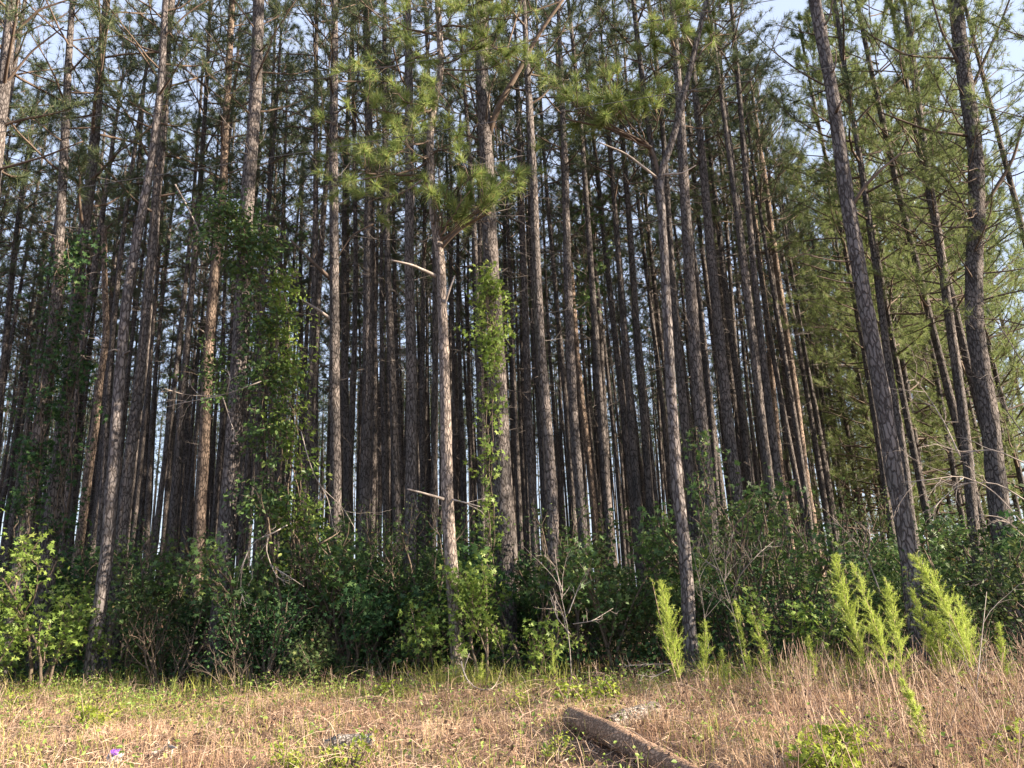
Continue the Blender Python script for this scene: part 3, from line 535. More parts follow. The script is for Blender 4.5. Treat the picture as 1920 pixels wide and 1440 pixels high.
def understory():
    rng = R(31); todo = []
    M['leaf_olive'] = leaf_mat('olive understory leaves', [(0, (.05, .085, .03)), (.7, (.085, .13, .045)), (.93, (.13, .16, .05)), (1, (.16, .10, .05))], .35, .6, .25)
    var = [shrub_meshes(700 + k, h, sp, st, n, sz, t, mt, depth=2, scat=sc) for k, (h, sp, st, n, sz, t, mt, sc) in enumerate([
        (2.2, 1.2, 5, 1900, .15, STAR, 'leaf_dark', .2), (2.7, 1.1, 5, 1500, .10, OVAL, 'leaf_mid', .22), (3.3, .9, 3, 900, .14, STAR, 'leaf_mid', .17), (1.7, 1.2, 7, 1700, .08, OVAL, 'leaf_dark', .18),
        (2.5, 1.0, 4, 1000, .12, OVAL, 'leaf_olive', .16), (1.4, 1.1, 6, 1100, .12, STAR, 'leaf_olive', .16), (3.6, .8, 3, 600, .09, KITE, 'leaf_olive', .14), (1.9, 1.0, 8, 260, .07, OVAL, 'leaf_dead', .1)])]
    bins = [(-300, 180, 'behind the lit young saplings'), (180, 420, 'between the pale leaning and stout pines'), (420, 640, 'below the hanging bleached branch'), (640, 850, 'in front of the dark shaded pine'),
            (850, 1060, 'around the vine draped pine'), (1060, 1300, 'behind the bare leafless sapling'), (1300, 1500, 'near the bare grey brush'), (1500, 1720, 'behind the tall feathery weeds'), (1720, 2300, 'beyond the slanting grey pine')]
    for row, (dd, step, jit) in enumerate(((.15, 92, .45), (1.9, 100, .9), (4.0, 112, 1.1), (7.0, 122, 1.5), (10.5, 140, 1.9))):
        for px in np.arange(-60 + 37 * row % 90, 2010, step):
            px = px + rng.uniform(-30, 30); D = 15.0 + dd
            for _ in range(3): D = edge_y(foot(px, D)[0]) + dd
            D += rng.uniform(-jit, jit); p = foot(px, D); k = rng.integers(0, 8)
            if k == 7 and rng.random() < .7: k = 0
            if row == 0:
                k = [3, 5, 0, 4, 7, 1][rng.integers(0, 6)]
                if rng.random() < .12: continue
                D += rng.uniform(-.3, .9)
            w = next(b[2] for b in bins if b[0] <= px < b[1]); kind = ['low edge bushes', 'dark leafy bushes', 'taller dark bushes', 'deep shaded bushes', 'far shaded bushes'][row]; lab = kind
            s = rng.uniform(.5, 1.12) * (.9 if row == 0 else 1.2)
            for fx, fd in FRONT:
                if abs(px - fx) < 62 and D < fd + .5 and fd < 17.5: D = fd + rng.uniform(.7, 1.3)
            p = foot(px, D)
            if 860 < px < 1000 and row == 0: s *= .7
            todo.append((shrub('bush', lab, 'bush', var[k], p, rng.uniform(0, 6.28), s, kind), kind, w, px))
    for px, dd, k, sc in ((210, 1.6, 2, 1.05), (290, 2.2, 6, 1.0), (350, 1.8, 2, .9), (480, 1.2, 2, 1.1), (545, 1.5, 6, 1.15), (600, 2.0, 2, 1.0), (655, 1.4, 6, .95), (720, 1.6, 2, .95), (805, 1.8, 6, 1.0), (985, 1.6, 2, 1.0), (1075, 2.0, 6, .95), (1150, 1.5, 2, .9), (1345, 2.2, 2, 1.15), (1420, 1.6, 6, .95), (1500, 1.9, 2, .95), (1590, 2.2, 6, .95)):
        D = 15.0
        for _ in range(3): D = edge_y(foot(px, D)[0]) + dd
        w = next(b[2] for b in bins if b[0] <= px < b[1]); todo.append((shrub('tall_sapling', '', 'sapling', var[k], foot(px, D), px * .9 % 6.28, sc, ''), 'tall thin saplings', w, px))
    for px, D in ((1690, 20), (1740, 18), (1790, 21), (1835, 17), (1880, 19), (1925, 17), (1975, 18), (1715, 25), (1770, 27), (1820, 25), (1870, 28), (1920, 24), (1650, 28), (1680, 33), (1745, 34), (1805, 34), (1890, 34)):
        k = rng.integers(0, 7); todo.append((shrub('bush', '', 'bush', var[k], foot(px, D), rng.uniform(0, 6.28), rng.uniform(.65, 1.1), ''), 'tall lane bushes', 'past the slanting grey pine', px))
    number_off(todo)
    # lit saplings with star leaves at the wood edge
    sm = [shrub_meshes(740 + k, h, .9, n, nl, .12, STAR, 'leaf_lit', scat=.13, kids=5, lift=.35) for k, (h, n, nl) in enumerate([(2.7, 2, 1000), (2.1, 2, 720), (1.5, 3, 560), (2.4, 3, 1250)])]
    for name, label, k, px, D, s in (
            ('sapling', 'sunlit sweetgum sapling with star leaves at the edge of the picture', 0, 48, 14.9, 1.12), ('sapling', 'sunlit thin stemmed sapling beside the pale leaning pine', 1, 78, 14.7, 1.1),
            ('sapling', 'low sunlit leafy sapling in the grass corner', 2, -15, 14.6, 1.0), ('sapling', 'bright leafy sapling between the pale kinked pine and the vine draped pine', 3, 918, 13.7, 1.0),
            ('sapling', 'leafy sapling hugging the foot of the pale kinked pine', 2, 790, 14.5, 1.05), ('sapling', 'small bright sapling under the vine draped pine', 2, 980, 13.7, .9),
            ('sapling', 'small lit seedling under the stout pine', 2, 235, 15.6, .8), ('sapling', 'pale leaved maple like bush behind the bare grey brush', 2, 1490, 12.6, .95), ('sapling', 'leafy sapling in the shade of the broad pine', 1, 1345, 15.2, 1.25)):
        shrub(name, label, 'sapling', sm[k], foot(px, D), (px * .37) % 6.28, s)
understory()

# ------------------------------------------------------------------ vines
def vine(label, path, D, spread, n, size, tmpl, mat, hang=0, rad=.2, seed=1, dd=-.15, clump=.7):
    rng = R(seed); P = np.array([unproj(x, y, D + dd) for x, y in path]); z0 = P[:, 2].argmin(); P = P[np.argsort(P[:, 2])]
    o = P[0].copy(); S = smooth_line(P, 60); root = thing('climbing_vine', label, 'vine', o)
    mb = MB()
    for k in range(3):
        Q = S + np.stack([np.sin(S[:, 2] * 1.3 + k * 2) * rad * .6, np.cos(S[:, 2] * 1.1 + k * 2) * rad * .4, np.zeros(60)], 1) + rng.standard_normal((60, 3)) * .015
        tube(mb, Q - o, np.linspace(.016, .007, 60), 5, 0)
    for k in range(hang):
        i = rng.integers(12, 60); Q = wiggly(S[i] - o, rng.standard_normal(3) * np.array([1, 1, .3]), rng.uniform(.4, 1.2) * spread * 1.6, rng, 7, .5, -1.2); tube(mb, Q, np.linspace(.007, .004, 7), 4, 0, cap=False)
        leaves(mb, Q[rng.integers(1, 7, 26)] + rng.standard_normal((26, 3)) * .07, size, rng, tmpl, 1, .5)
    obj('stem', mb.mesh('vine_stem', [M['stem'], M[mat]]), root, kind='stuff')
    f = rng.random(n * 4); I = (f * 59).astype(int); keep = (np.sin(f * 41 + seed) + np.sin(f * 97 + seed * 2) * .7) * .5 + .5 > clump * rng.random(n * 4); I = I[keep][:n]; m = len(I)
    nc = max(8, m // 14); J = I[:nc]; aj = rng.uniform(0, 6.283, nc); rj = rad * .75 + np.abs(rng.standard_normal(nc)) * spread * (.3 + .7 * np.sin(J * .55 + seed) ** 2)
    Cc = S[J] + np.stack([np.cos(aj) * rj, np.sin(aj) * rj, rng.standard_normal(nc) * .12], 1); w = rng.integers(0, nc, m); a = aj[w]
    C = Cc[w] + rng.standard_normal((m, 3)) * np.array([.10, .10, .15])
    mt = MB()
    for k in range(nc): tube(mt, wiggly(S[J[k]] - o, Cc[k] - S[J[k]], np.linalg.norm(Cc[k] - S[J[k]]), rng, 4, .3), (.007, .006, .005, .004), 3, 0, cap=False)
    obj('shoots', mt.mesh('vine_shoots', [M['stem']]), root, kind='stuff')
    ml = MB(); leaves(ml, C - o, size, rng, tmpl, 0, .5, np.stack([np.cos(a), np.sin(a), -np.ones(m) * .5], 1))
    obj('foliage', ml.mesh('vine_leaves', [M[mat]]), root, kind='stuff')
vine('dark broad leaved creeper covering a whole pine trunk', [(40, 1010), (60, 880), (80, 780), (97, 680), (110, 547), (118, 450)], 16.6, .24, 1900, .125, STAR, 'leaf_dark', 6, .22, 3, clump=1.1)
vine('thick tangle of hanging vines beside the stout pine', [(500, 1150), (505, 950), (512, 800), (505, 650), (480, 520), (455, 430), (430, 395)], 15.8, .42, 3000, .12, OVAL, 'leaf_mid', 40, .3, 4, clump=.5)
vine('ragged vine curtain with sunlit pale leaves', [(560, 1100), (555, 950), (548, 800), (540, 700), (528, 600), (520, 510)], 15.9, .38, 1500, .105, OVAL, 'leaf_lit', 34, .22, 5, clump=.9)
vine('leafy vine canopy spreading high on the stout pine', [(455, 470), (440, 420), (425, 395), (410, 390)], 15.6, .8, 1000, .11, OVAL, 'leaf_mid', 26, .3, 6, clump=.3)
vine('bright vine climbing in front of the thick dark pine', [(928, 1240), (925, 1100), (920, 960), (916, 860), (920, 760), (922, 650), (918, 580), (915, 540), (912, 500)], 15.7, .22, 700, .125, STAR, 'leaf_lit', 18, .1, 7, -.45, 1.35)
vine('bright leafy vine head high on the thick dark pine', [(930, 680), (925, 620), (918, 570), (912, 520)], 15.6, .42, 480, .13, STAR, 'leaf_lit', 8, .16, 8, -.35, .6)
vine('creeper tufts on the thin sunlit pine', [(1120, 640), (1112, 590), (1105, 540), (1100, 440), (1098, 380)], 22, .6, 420, .17, STAR, 'leaf_mid', 8, .25, 9)
vine('small vine on the broad shaded pine', [(1330, 1060), (1325, 960), (1312, 850), (1310, 800)], 15.9, .35, 260, .13, STAR, 'leaf_mid', 6, .2, 10)
vine('short creeper in the lower part of the sunlit orange pine', [(398, 760), (400, 720), (396, 660), (394, 640)], 17.5, .34, 220, .12, OVAL, 'leaf_mid', 8, .25, 11)
vine('creeper patch climbing the shaded stem by the snag', [(112, 1000), (122, 880), (140, 700), (150, 560), (148, 440)], 17.0, .3, 900, .14, STAR, 'leaf_dark', 6, .2, 12)

# ------------------------------------------------------------------ bare dead brush
def bare(name, label, starts, D, r, mat='pale_twig', depth=2, kids=4, seed=1, ang=.7, wig=.35, lift=0, cat='dead branch', ratio=.5):
    """starts: list of photo polylines, each a main stem that carries random twigs"""
    rng = R(seed); P0 = unproj(*starts[0][0], D); root = thing(name, label, cat, P0)
    for st in starts:
        pts = np.array([unproj(x, y, D + .25 * rng.standard_normal() * (k > 0)) for k, (x, y) in enumerate(st)]); q = smooth_line(pts, 12); ln = np.linalg.norm(q[-1] - q[0])
        mb = MB(); tube(mb, q - P0, np.linspace(r, r * .35, 12), 6, 0, .05, rng)
        for k in range(kids):
            i = rng.integers(3, 11); e = nrm(q[i + 1] - q[i - 1]); c = nrm(e * math.cos(ang) + nrm(np.cross(e, rng.standard_normal(3))) * math.sin(ang) + np.array([0, 0, lift]))
            branching(mb, q[i] - P0, c, ln * ratio * rng.uniform(.3, .9), r * .5, depth - 1, rng, 0, wig, lift, 3, .7, .5, 4)
        obj('limb', mb.mesh('bare_limb', [M[mat]]), root)
bare('dead_branch', 'bleached dead branch hanging in front of the stout pine', [[(538, 985), (505, 1003), (480, 1012), (462, 1035), (450, 1070), (443, 1105)], [(503, 1003), (498, 1030), (508, 1060), (520, 1085), (545, 1090)], [(470, 1025), (455, 1055), (450, 1100), (460, 1140), (468, 1155)], [(507, 1060), (540, 1080), (570, 1100)]], 14.9, .014, seed=3, kids=4)
bare('dead_branch', 'pale forked dead branch sticking out before the sunlit orange pine', [[(490, 715), (450, 730), (415, 742), (350, 742), (308, 728)], [(415, 742), (370, 750), (320, 760), (300, 768)], [(425, 740), (432, 710), (426, 690)], [(418, 745), (432, 790), (440, 810)]], 15.2, .013, seed=4, kids=4)
bare('dead_branch', 'thin pale dead branch drooping beside the pine with the stubby limb', [[(565, 810), (575, 850), (590, 895), (605, 920), (640, 945), (665, 990)], [(595, 900), (615, 935), (625, 990)]], 15.4, .013, seed=5, kids=4)
bare('dead_branch', 'long straight dead stick leaning high before the sunlit pine', [[(328, 345), (350, 385), (372, 430), (391, 485)]], 17.0, .022, seed=6, kids=0)
bare('bare_brush', 'bare bleached brush in front of the dark leaning pine', [[(1925, 990), (1860, 915), (1800, 890), (1740, 900), (1690, 905)], [(1925, 870), (1860, 840), (1810, 850), (1745, 830)], [(1800, 855), (1770, 790), (1735, 735), (1705, 700)], [(1925, 1010), (1880, 970), (1838, 965)], [(1925, 940), (1870, 905), (1800, 905), (1740, 960)]], 12.2, .013, seed=7, kids=7, depth=3)
bare('bare_brush', 'tangle of grey leafless twigs at the picture edge', [[(1930, 1180), (1880, 1110), (1850, 1080), (1800, 1095)], [(1930, 1120), (1890, 1080), (1850, 1060)], [(1930, 1230), (1890, 1150), (1870, 1100), (1840, 1085)], [(1930, 830), (1880, 760), (1850, 690)], [(1930, 700), (1880, 620), (1840, 560)]], 12.6, .012, 'twig', seed=8, kids=9, depth=3)
bare('bare_shrub', 'bare grey leafless shrub beside the forked grey pine', [[(1400, 1280), (1385, 1190), (1365, 1110), (1345, 1060), (1320, 1000)], [(1370, 1120), (1385, 1080), (1420, 1040), (1450, 1015)], [(1360, 1090), (1362, 1040), (1375, 1000)], [(1350, 1070), (1320, 1050), (1300, 1020)], [(1330, 1230), (1315, 1110), (1300, 1040)]], 12.0, .010, 'twig', seed=9, kids=8, depth=3, lift=.2, cat='shrub')
bare('bare_shrub', 'leafless pale sapling with thin forked twigs', [[(1072, 1290), (1070, 1230), (1064, 1170), (1050, 1110), (1040, 1030)], [(1066, 1150), (1085, 1100), (1105, 1065)], [(1055, 1110), (1040, 1060), (1020, 1040)], [(1070, 1190), (1045, 1160), (1032, 1120)], [(1075, 1170), (1110, 1165), (1150, 1140)]], 12.6, .009, seed=10, kids=5, depth=2, lift=.3, cat='shrub')
bare('bare_shrub', 'reddish leafless stem arching above the feathery weeds', [[(1650, 1110), (1632, 1060), (1615, 1030), (1590, 1000), (1560, 972)], [(1625, 1045), (1632, 1010), (1628, 980)]], 11.6, .012, 'twig', seed=11, kids=6, depth=3, cat='shrub')
bare('bare_shrub', 'dead twiggy fir like seedling lying by the tall pointed weed', [[(1262, 1245), (1230, 1245), (1190, 1247), (1165, 1250)], [(1255, 1255), (1225, 1270), (1195, 1265)]], 11.0, .007, seed=12, kids=14, depth=1, ratio=.3, cat='shrub')
bare('bare_shrub', 'withered brown twigs at the grass edge under the stout pine', [[(430, 1300), (400, 1270), (370, 1240)], [(440, 1300), (440, 1260), (437, 1215)], [(450, 1300), (455, 1260), (470, 1225)], [(420, 1300), (405, 1260), (402, 1222)], [(445, 1300), (425, 1255), (410, 1235)]], 13.2, .009, 'stem', seed=13, kids=8, depth=2, lift=.3, cat='shrub')
bare('dead_branch', 'curled fallen vine stems before the vine draped pine', [[(865, 1240), (870, 1270), (890, 1292), (920, 1296), (935, 1275), (942, 1250)], [(880, 1225), (868, 1260), (882, 1285)]], 12.4, .009, seed=14, kids=3)

# ------------------------------------------------------------------ tall feathery weeds
def fennel(label, px, top, D, wid, seed, lean=0.0, n=170):
    rng = R(seed); a = ground_at(*px) if D is None else foot(px[0], D); Dd = a[1]; b = unproj(*top, Dd); m = .5 * (a + b) + np.array([lean, 0, 0])
    t = np.linspace(0, 1, 14)[:, None]; S = (1 - t) ** 2 * a + 2 * t * (1 - t) * m + t * t * b; root = thing('feathery_weed', label, 'weed', a)
    ms = MB(); tube(ms, S - a, np.linspace(.009, .003, 14), 5, 0); obj('stem', ms.mesh('weed_stem', [M['stalk']]), root)
    mb = MB(); hgt = np.linalg.norm(b - a); C, Dn = [], []
    for k in range(int(n * .55)):
        f = rng.uniform(.12, 1) ** .85; g = min(f, .999) * 13; i = int(g); q = S[i] + (S[i + 1] - S[i]) * (g - i) - a; ax = nrm(S[i + 1] - S[i]); az = rng.uniform(0, 6.283)
        env = (.45 + .55 * min(1, f / .4)) * (1 - f) ** .6 * 1.05 + .10; L = wid * env * rng.uniform(.4, 1.35)
        d = nrm(ax * rng.uniform(.8, 1.6) + np.array([math.cos(az), math.sin(az), 0]) * .75); Q = wiggly(q, d, L * 1.1, rng, 5, .3, -.25); tube(mb, Q, np.linspace(.003, .0018, 5), 3, 0, cap=False)
        for s in np.linspace(.15, 1, max(4, int(L / .012))): g2 = min(s, .999) * 4; j = int(g2); C.append(Q[j] + (Q[j + 1] - Q[j]) * (g2 - j)); Dn.append(Q[j + 1] - Q[j])
    needles(mb, np.array(C), np.array(Dn), .05, 3, .0042, .6, rng, 0, .0)
    obj('foliage', mb.mesh('weed_foliage', [M['fennel']]), root, kind='stuff')
fennel('tall pointed bright feathery weed in front of the forked grey pine', (1285, 1310), (1240, 1092), None, .34, 1, -.03, 230)
fennel('thin offshoot plume beside the tall pointed weed', (1280, 1312), (1222, 1085), None, .16, 2, -.05, 60)
fennel('short slim feathery weed next to the tall pointed weed', (1322, 1300), (1322, 1165), None, .2, 3, 0, 150)
fennel('feathery weed leaning, first of the slim pair by the bare shrub', (1418, 1300), (1378, 1130), None, .17, 4, -.03, 130)
fennel('feathery weed, second of the slim pair by the bare shrub', (1450, 1300), (1408, 1140), None, .17, 5, .03, 130)
fennel('tallest feathery weed of the clump before the slanting pine', (1640, 1300), (1565, 1042), None, .34, 6, -.06, 280)
fennel('second feathery weed of the clump, its tip bent over', (1680, 1310), (1598, 1058), None, .26, 7, .08, 210)
fennel('dense feathery weed of the clump just before the slanting pine', (1700, 1320), (1660, 1085), None, .24, 8, .05, 230)
fennel('narrow feathery weed in front of the slanting pine base', (1770, 1300), (1708, 1105), None, .2, 9, .04, 200)
fennel('bushy feathery weed beside the slanting pine', (1800, 1300), (1745, 1150), None, .3, 10, .03, 210)
fennel('big arching feathery weed with one sided plumes', (1835, 1300), (1712, 1042), None, .36, 11, .22, 300)
fennel('upright plume behind the big arching weed', (1822, 1290), (1795, 1120), None, .26, 12, .1, 180)
fennel('low yellow feathery weed bending towards the bottom edge', (1738, 1425), (1690, 1275), None, .10, 13, .06, 190)
fennel('little feathery weed between the tall pointed weed and the bare shrub', (1360, 1305), (1352, 1215), None, .13, 15, .02, 110)
fennel('little feathery weed left of the tallest feathery clump', (1535, 1300), (1515, 1190), None, .14, 16, -.03, 120)
fennel('small feathery weed in the grass before the vine draped pine', (900, 1300), (905, 1225), None, .1, 17, 0, 90)
fennel('small feathery weed near the picture edge', (1885, 1290), (1872, 1170), None, .16, 18, .03, 130)
fennel('small feathery weed near the leafless pale sapling', (1040, 1290), (1034, 1190), None, .14, 14, 0, 120)

# ------------------------------------------------------------------ grass, weeds, litter
def blades(mb, X, Y, hgt, w, lean, rng, mat=0):
    m = len(X); Z = terrain(X, Y) - .02; b = np.stack([X, Y, Z], 1)
    az = rng.uniform(0, 6.283, m); d = np.stack([np.cos(az), np.sin(az), np.zeros(m)], 1) * (lean * np.abs(rng.standard_normal(m)))[:, None]
    p1 = b + d * (hgt * .4)[:, None]; p1[:, 2] += hgt * .62; p2 = b + d * (hgt * 1.25)[:, None]; p2[:, 2] += hgt * np.clip(1.02 - .45 * (d ** 2).sum(1), .25, 1)
    a2 = rng.uniform(0, 6.283, m); s = np.stack([np.cos(a2), np.sin(a2), np.zeros(m)], 1) * (w * .5)[:, None]
    V = np.stack([b - s, b + s, p1 + s * .8, p1 - s * .8, p2], 1).reshape(-1, 3); k = np.arange(m)[:, None] * 5
    mb.add(V, k + np.array([[3, 2, 4]]), k + np.array([[0, 1, 2, 3]]), mat, False)
def scatter(rng, n, y0=5.2, y1=17.5):
    Y = np.sqrt(rng.uniform(y0 ** 2, y1 ** 2, n)); X = rng.uniform(-1, 1, n) * (.78 * Y + 1.2); return X, Y
LA, LB = ground_at(1075, 1372), ground_at(1315, 1475); LOG_MID = .5 * (LA + LB); LOG_N = nrm(np.array([-(LB - LA)[1], (LB - LA)[0]])); LOG_N = LOG_N * np.sign(LOG_N[0])
def grass():
    rng = R(11); n = 260000
    X, Y = scatter(rng, n); ed = edge_y(X)
    keep = (Y < ed - .2 + .5 * pnoise(X, Y, 1.1, 3)) & (pnoise(X, Y, 2.3, 1) + .5 * pnoise(X, Y, 6, 2) + rng.uniform(-.5, 1.0, n) > -.05); bare_spot = (np.hypot(X - LOG_MID[0], Y - LOG_MID[1]) < .95) & (((X - LOG_MID[0]) * LOG_N[0] + (Y - LOG_MID[1]) * LOG_N[1]) < .42); keep &= ~(bare_spot & (rng.random(n) < .85))
    X, Y = X[keep], Y[keep]; m = len(X); right = 1 / (1 + np.exp(-(X / Y - .22) * 14)); h = (.05 + .17 * rng.random(m) ** 2 + .06 * pnoise(X, Y, 1.7, 5) + .05 * pnoise(X, Y, 5.1, 9)) * (1 + .8 * right)
    mb = MB(); blades(mb, X, Y, np.maximum(h, .05), rng.uniform(.0035, .0075, m), 1.0, rng); print('dry blades', m)
    o = obj('dry_grass', mb.mesh('dry_grass', [M['dry']]), kind='stuff'); tag(o, 'tangled pinkish tan dry grass covering the foreground', 'grass')
    # low tangle lying flat
    X, Y = scatter(rng, 60000); k = Y < edge_y(X) + .3; X, Y = X[k], Y[k]; m = len(X); az = rng.uniform(0, 6.283, m); L = rng.uniform(.05, .2, m)
    b = np.stack([X, Y, terrain(X, Y) + rng.uniform(.01, .12, m)], 1); d = np.stack([np.cos(az) * L, np.sin(az) * L, rng.uniform(-.05, .08, m)], 1); s = nrm(np.cross(d, rng.standard_normal((m, 3)))) * .003
    mb = MB(); mb.add(np.stack([b - s, b + s, b + d], 1).reshape(-1, 3), np.arange(3 * m).reshape(-1, 3), None, 0, False)
    tag(obj('straw_litter', mb.mesh('straw_litter', [M['stalk']]), kind='stuff'), 'loose straw and broken stems lying in the dry grass', 'litter')
    # long arching dry stems
    X, Y = scatter(rng, 16000); k = (Y < edge_y(X) + .1) & (pnoise(X, Y, 1.6, 4) + rng.uniform(-.6, .9, len(X)) > 0); X, Y = X[k], Y[k]; m = len(X); az = rng.uniform(0, 6.283, m); L = rng.uniform(.18, .6, m); t = np.linspace(0, 1, 6)
    hh = L * rng.uniform(.25, .8, m); u = np.stack([np.cos(az), np.sin(az)], 1) * L[:, None]; cx = X[:, None] + u[:, :1] * t ** 1.6; cy = Y[:, None] + u[:, 1:] * t ** 1.6; cz = terrain(X, Y)[:, None] + hh[:, None] * (2.2 * t - 1.35 * t * t) + rng.standard_normal((m, 6)) * .008
    Pc = np.stack([cx, cy, cz], -1); sd = nrm(np.stack([-np.sin(az), np.cos(az), rng.standard_normal(m) * .6], 1))[:, None] * (rng.uniform(.0018, .0035, m)[:, None] * np.linspace(1, .5, 6))[..., None]
    V = np.stack([Pc - sd, Pc + sd], 2).reshape(m, 12, 3); q = np.array([[2 * i, 2 * i + 1, 2 * i + 3, 2 * i + 2] for i in range(5)]); mb = MB(); mb.add(V.reshape(-1, 3), None, (q[None] + (np.arange(m) * 12)[:, None, None]).reshape(-1, 4), 0, False)
    tag(obj('arching_dry_stems', mb.mesh('arching_dry_stems', [M['stalk']]), kind='stuff'), 'long bent dry stems tangled over the grass', 'grass')
    # withered dark leaves caught in the grass
    X, Y = scatter(rng, 2600); k = (Y < edge_y(X) + .3) & (pnoise(X, Y, 1.3, 12) > .05); C = np.stack([X[k], Y[k], terrain(X[k], Y[k]) + rng.uniform(.05, .3, k.sum())], 1); C = np.repeat(C, 6, 0) + rng.standard_normal((6 * k.sum(), 3)) * .045; mb = MB(); leaves(mb, C, .05, rng, OVAL, 0, .2)
    tag(obj('withered_leaves', mb.mesh('withered_leaves', [M['leaf_dead']]), kind='stuff'), 'withered dark brown leaves caught in the dry grass', 'litter')
    # green patches: a band along the wood edge, more at the left
    X, Y = scatter(rng, 220000); ed = edge_y(X); e = ed - Y
    g = np.exp(-((e - .6) / .8) ** 2) * .45 + .6 / (1 + np.exp((X / Y + .36) * 16)) * np.exp(-((e - 2.0) / 1.4) ** 2) + .15
    k = (e > -.6) & (rng.random(len(X)) < g * np.clip(pnoise(X, Y, 1.9, 8) * 1.1 + .42, .02, 1) * .75); X, Y = X[k], Y[k]; m = len(X)
    mb = MB(); blades(mb, X, Y, .10 + .28 * rng.random(m) ** 1.5, rng.uniform(.004, .009, m), .7, rng); print('green blades', m)
    tag(obj('green_grass', mb.mesh('green_grass', [M['green_grass']]), kind='stuff'), 'yellow green grass along the edge of the wood', 'grass')
    Xe = rng.uniform(-15, 12, 9000); Ye = edge_y(Xe) - .25 + .55 * rng.standard_normal(9000); k = pnoise(Xe, Ye, 1.5, 21) > .1; Xe, Ye = Xe[k], Ye[k]; mb = MB(); blades(mb, Xe, Ye, rng.uniform(.2, .6, len(Xe)), rng.uniform(.005, .011, len(Xe)), .5, rng)
    tag(obj('edge_weeds', mb.mesh('edge_weeds', [M['green_grass']]), kind='stuff'), 'ragged taller weeds where the grass meets the bushes', 'weeds')
    # small broad weeds in the same band
    k = rng.random(m) < .2; C = np.stack([X[k], Y[k], terrain(X[k], Y[k]) + rng.uniform(.05, .32, k.sum())], 1); mb = MB(); leaves(mb, np.repeat(C, 4, 0) + rng.standard_normal((len(C) * 4, 3)) * .05, .05, rng, OVAL, 0, .7)
    tag(obj('ground_weeds', mb.mesh('ground_weeds', [M['leaf_lit']]), kind='stuff'), 'small leafy green weeds scattered through the dry grass', 'weeds')
    # dead leaves on the forest floor edge
    Xl = rng.uniform(-16, 16, 16000); Yl = edge_y(Xl) + rng.uniform(-1.2, 9, 16000); mb = MB(); leaves(mb, np.stack([Xl, Yl, terrain(Xl, Yl) + .02], 1), .09, rng, KITE, 0, 2.5)
    tag(obj('leaf_litter', mb.mesh('leaf_litter', [M['leaf_dead']]), kind='stuff'), 'brown fallen leaves under the bushes', 'litter')
    # low dark herbs covering the floor of the wood edge
    Xh = rng.uniform(-18, 18, 5200); Yh = edge_y(Xh) + rng.uniform(.1, 7, 5200); hz = rng.uniform(.05, .55, 5200); C = np.stack([Xh, Yh, terrain(Xh, Yh) + hz], 1); C = np.repeat(C, 7, 0) + rng.standard_normal((36400, 3)) * np.array([.14, .14, .09]); C[:, 2] = np.maximum(C[:, 2], .0)
    mb = MB(); leaves(mb, C, .085, rng, OVAL, 0, .8); tag(obj('forest_floor_herbs', mb.mesh('forest_floor_herbs', [M['leaf_dark']]), kind='stuff'), 'low dark green herbs covering the shaded floor of the wood', 'weeds')
    # dry stalks with seed heads, thickest at the right
    X, Y = scatter(rng, 9000); q = X / Y; k = (Y < edge_y(X) + .4) & (rng.random(len(X)) < .06 + .85 / (1 + np.exp(-(q - .30) * 16)) + .55 * np.exp(-((edge_y(X) - Y - .1) / .55) ** 2)); X, Y = X[k], Y[k]; m = len(X)
    mb = MB(); mh = MB()
    for x, y in zip(X, Y):
        h = rng.uniform(.25, .75) * (1.15 if x / y > .3 else .75); P = wiggly((x, y, terrain(x, y) - .03), rng.standard_normal(3) * np.array([.28, .28, 0]) + np.array([-.08, 0, 1]), h, rng, 5, .18, 0); tube(mb, P, np.linspace(.0042, .0025, 5), 3, 0, cap=False)
        if rng.random() < .45:
            for _ in range(3):
                i = rng.integers(2, 4); Q = wiggly(P[i], nrm(P[i + 1] - P[i]) + rng.standard_normal(3) * .5, h * .3, rng, 3, .2, .2); tube(mb, Q, (.0025, .002, .0015), 3, 0, cap=False)
                if rng.random() < .3: c = Q[-1]; leaves(mh, c + rng.standard_normal((7, 3)) * .012, .03, rng, KITE, 0, 0)
    print('stalks', m)
    tag(obj('weed_stalks', mb.mesh('weed_stalks', [M['stalk']]), kind='stuff'), 'thicket of dry brown weed stalks below the feathery weeds', 'weeds')
    tag(obj('seed_heads', mh.mesh('seed_heads', [M['seed']]), kind='stuff'), 'dark withered seed heads on the dry stalks', 'weeds')
grass()

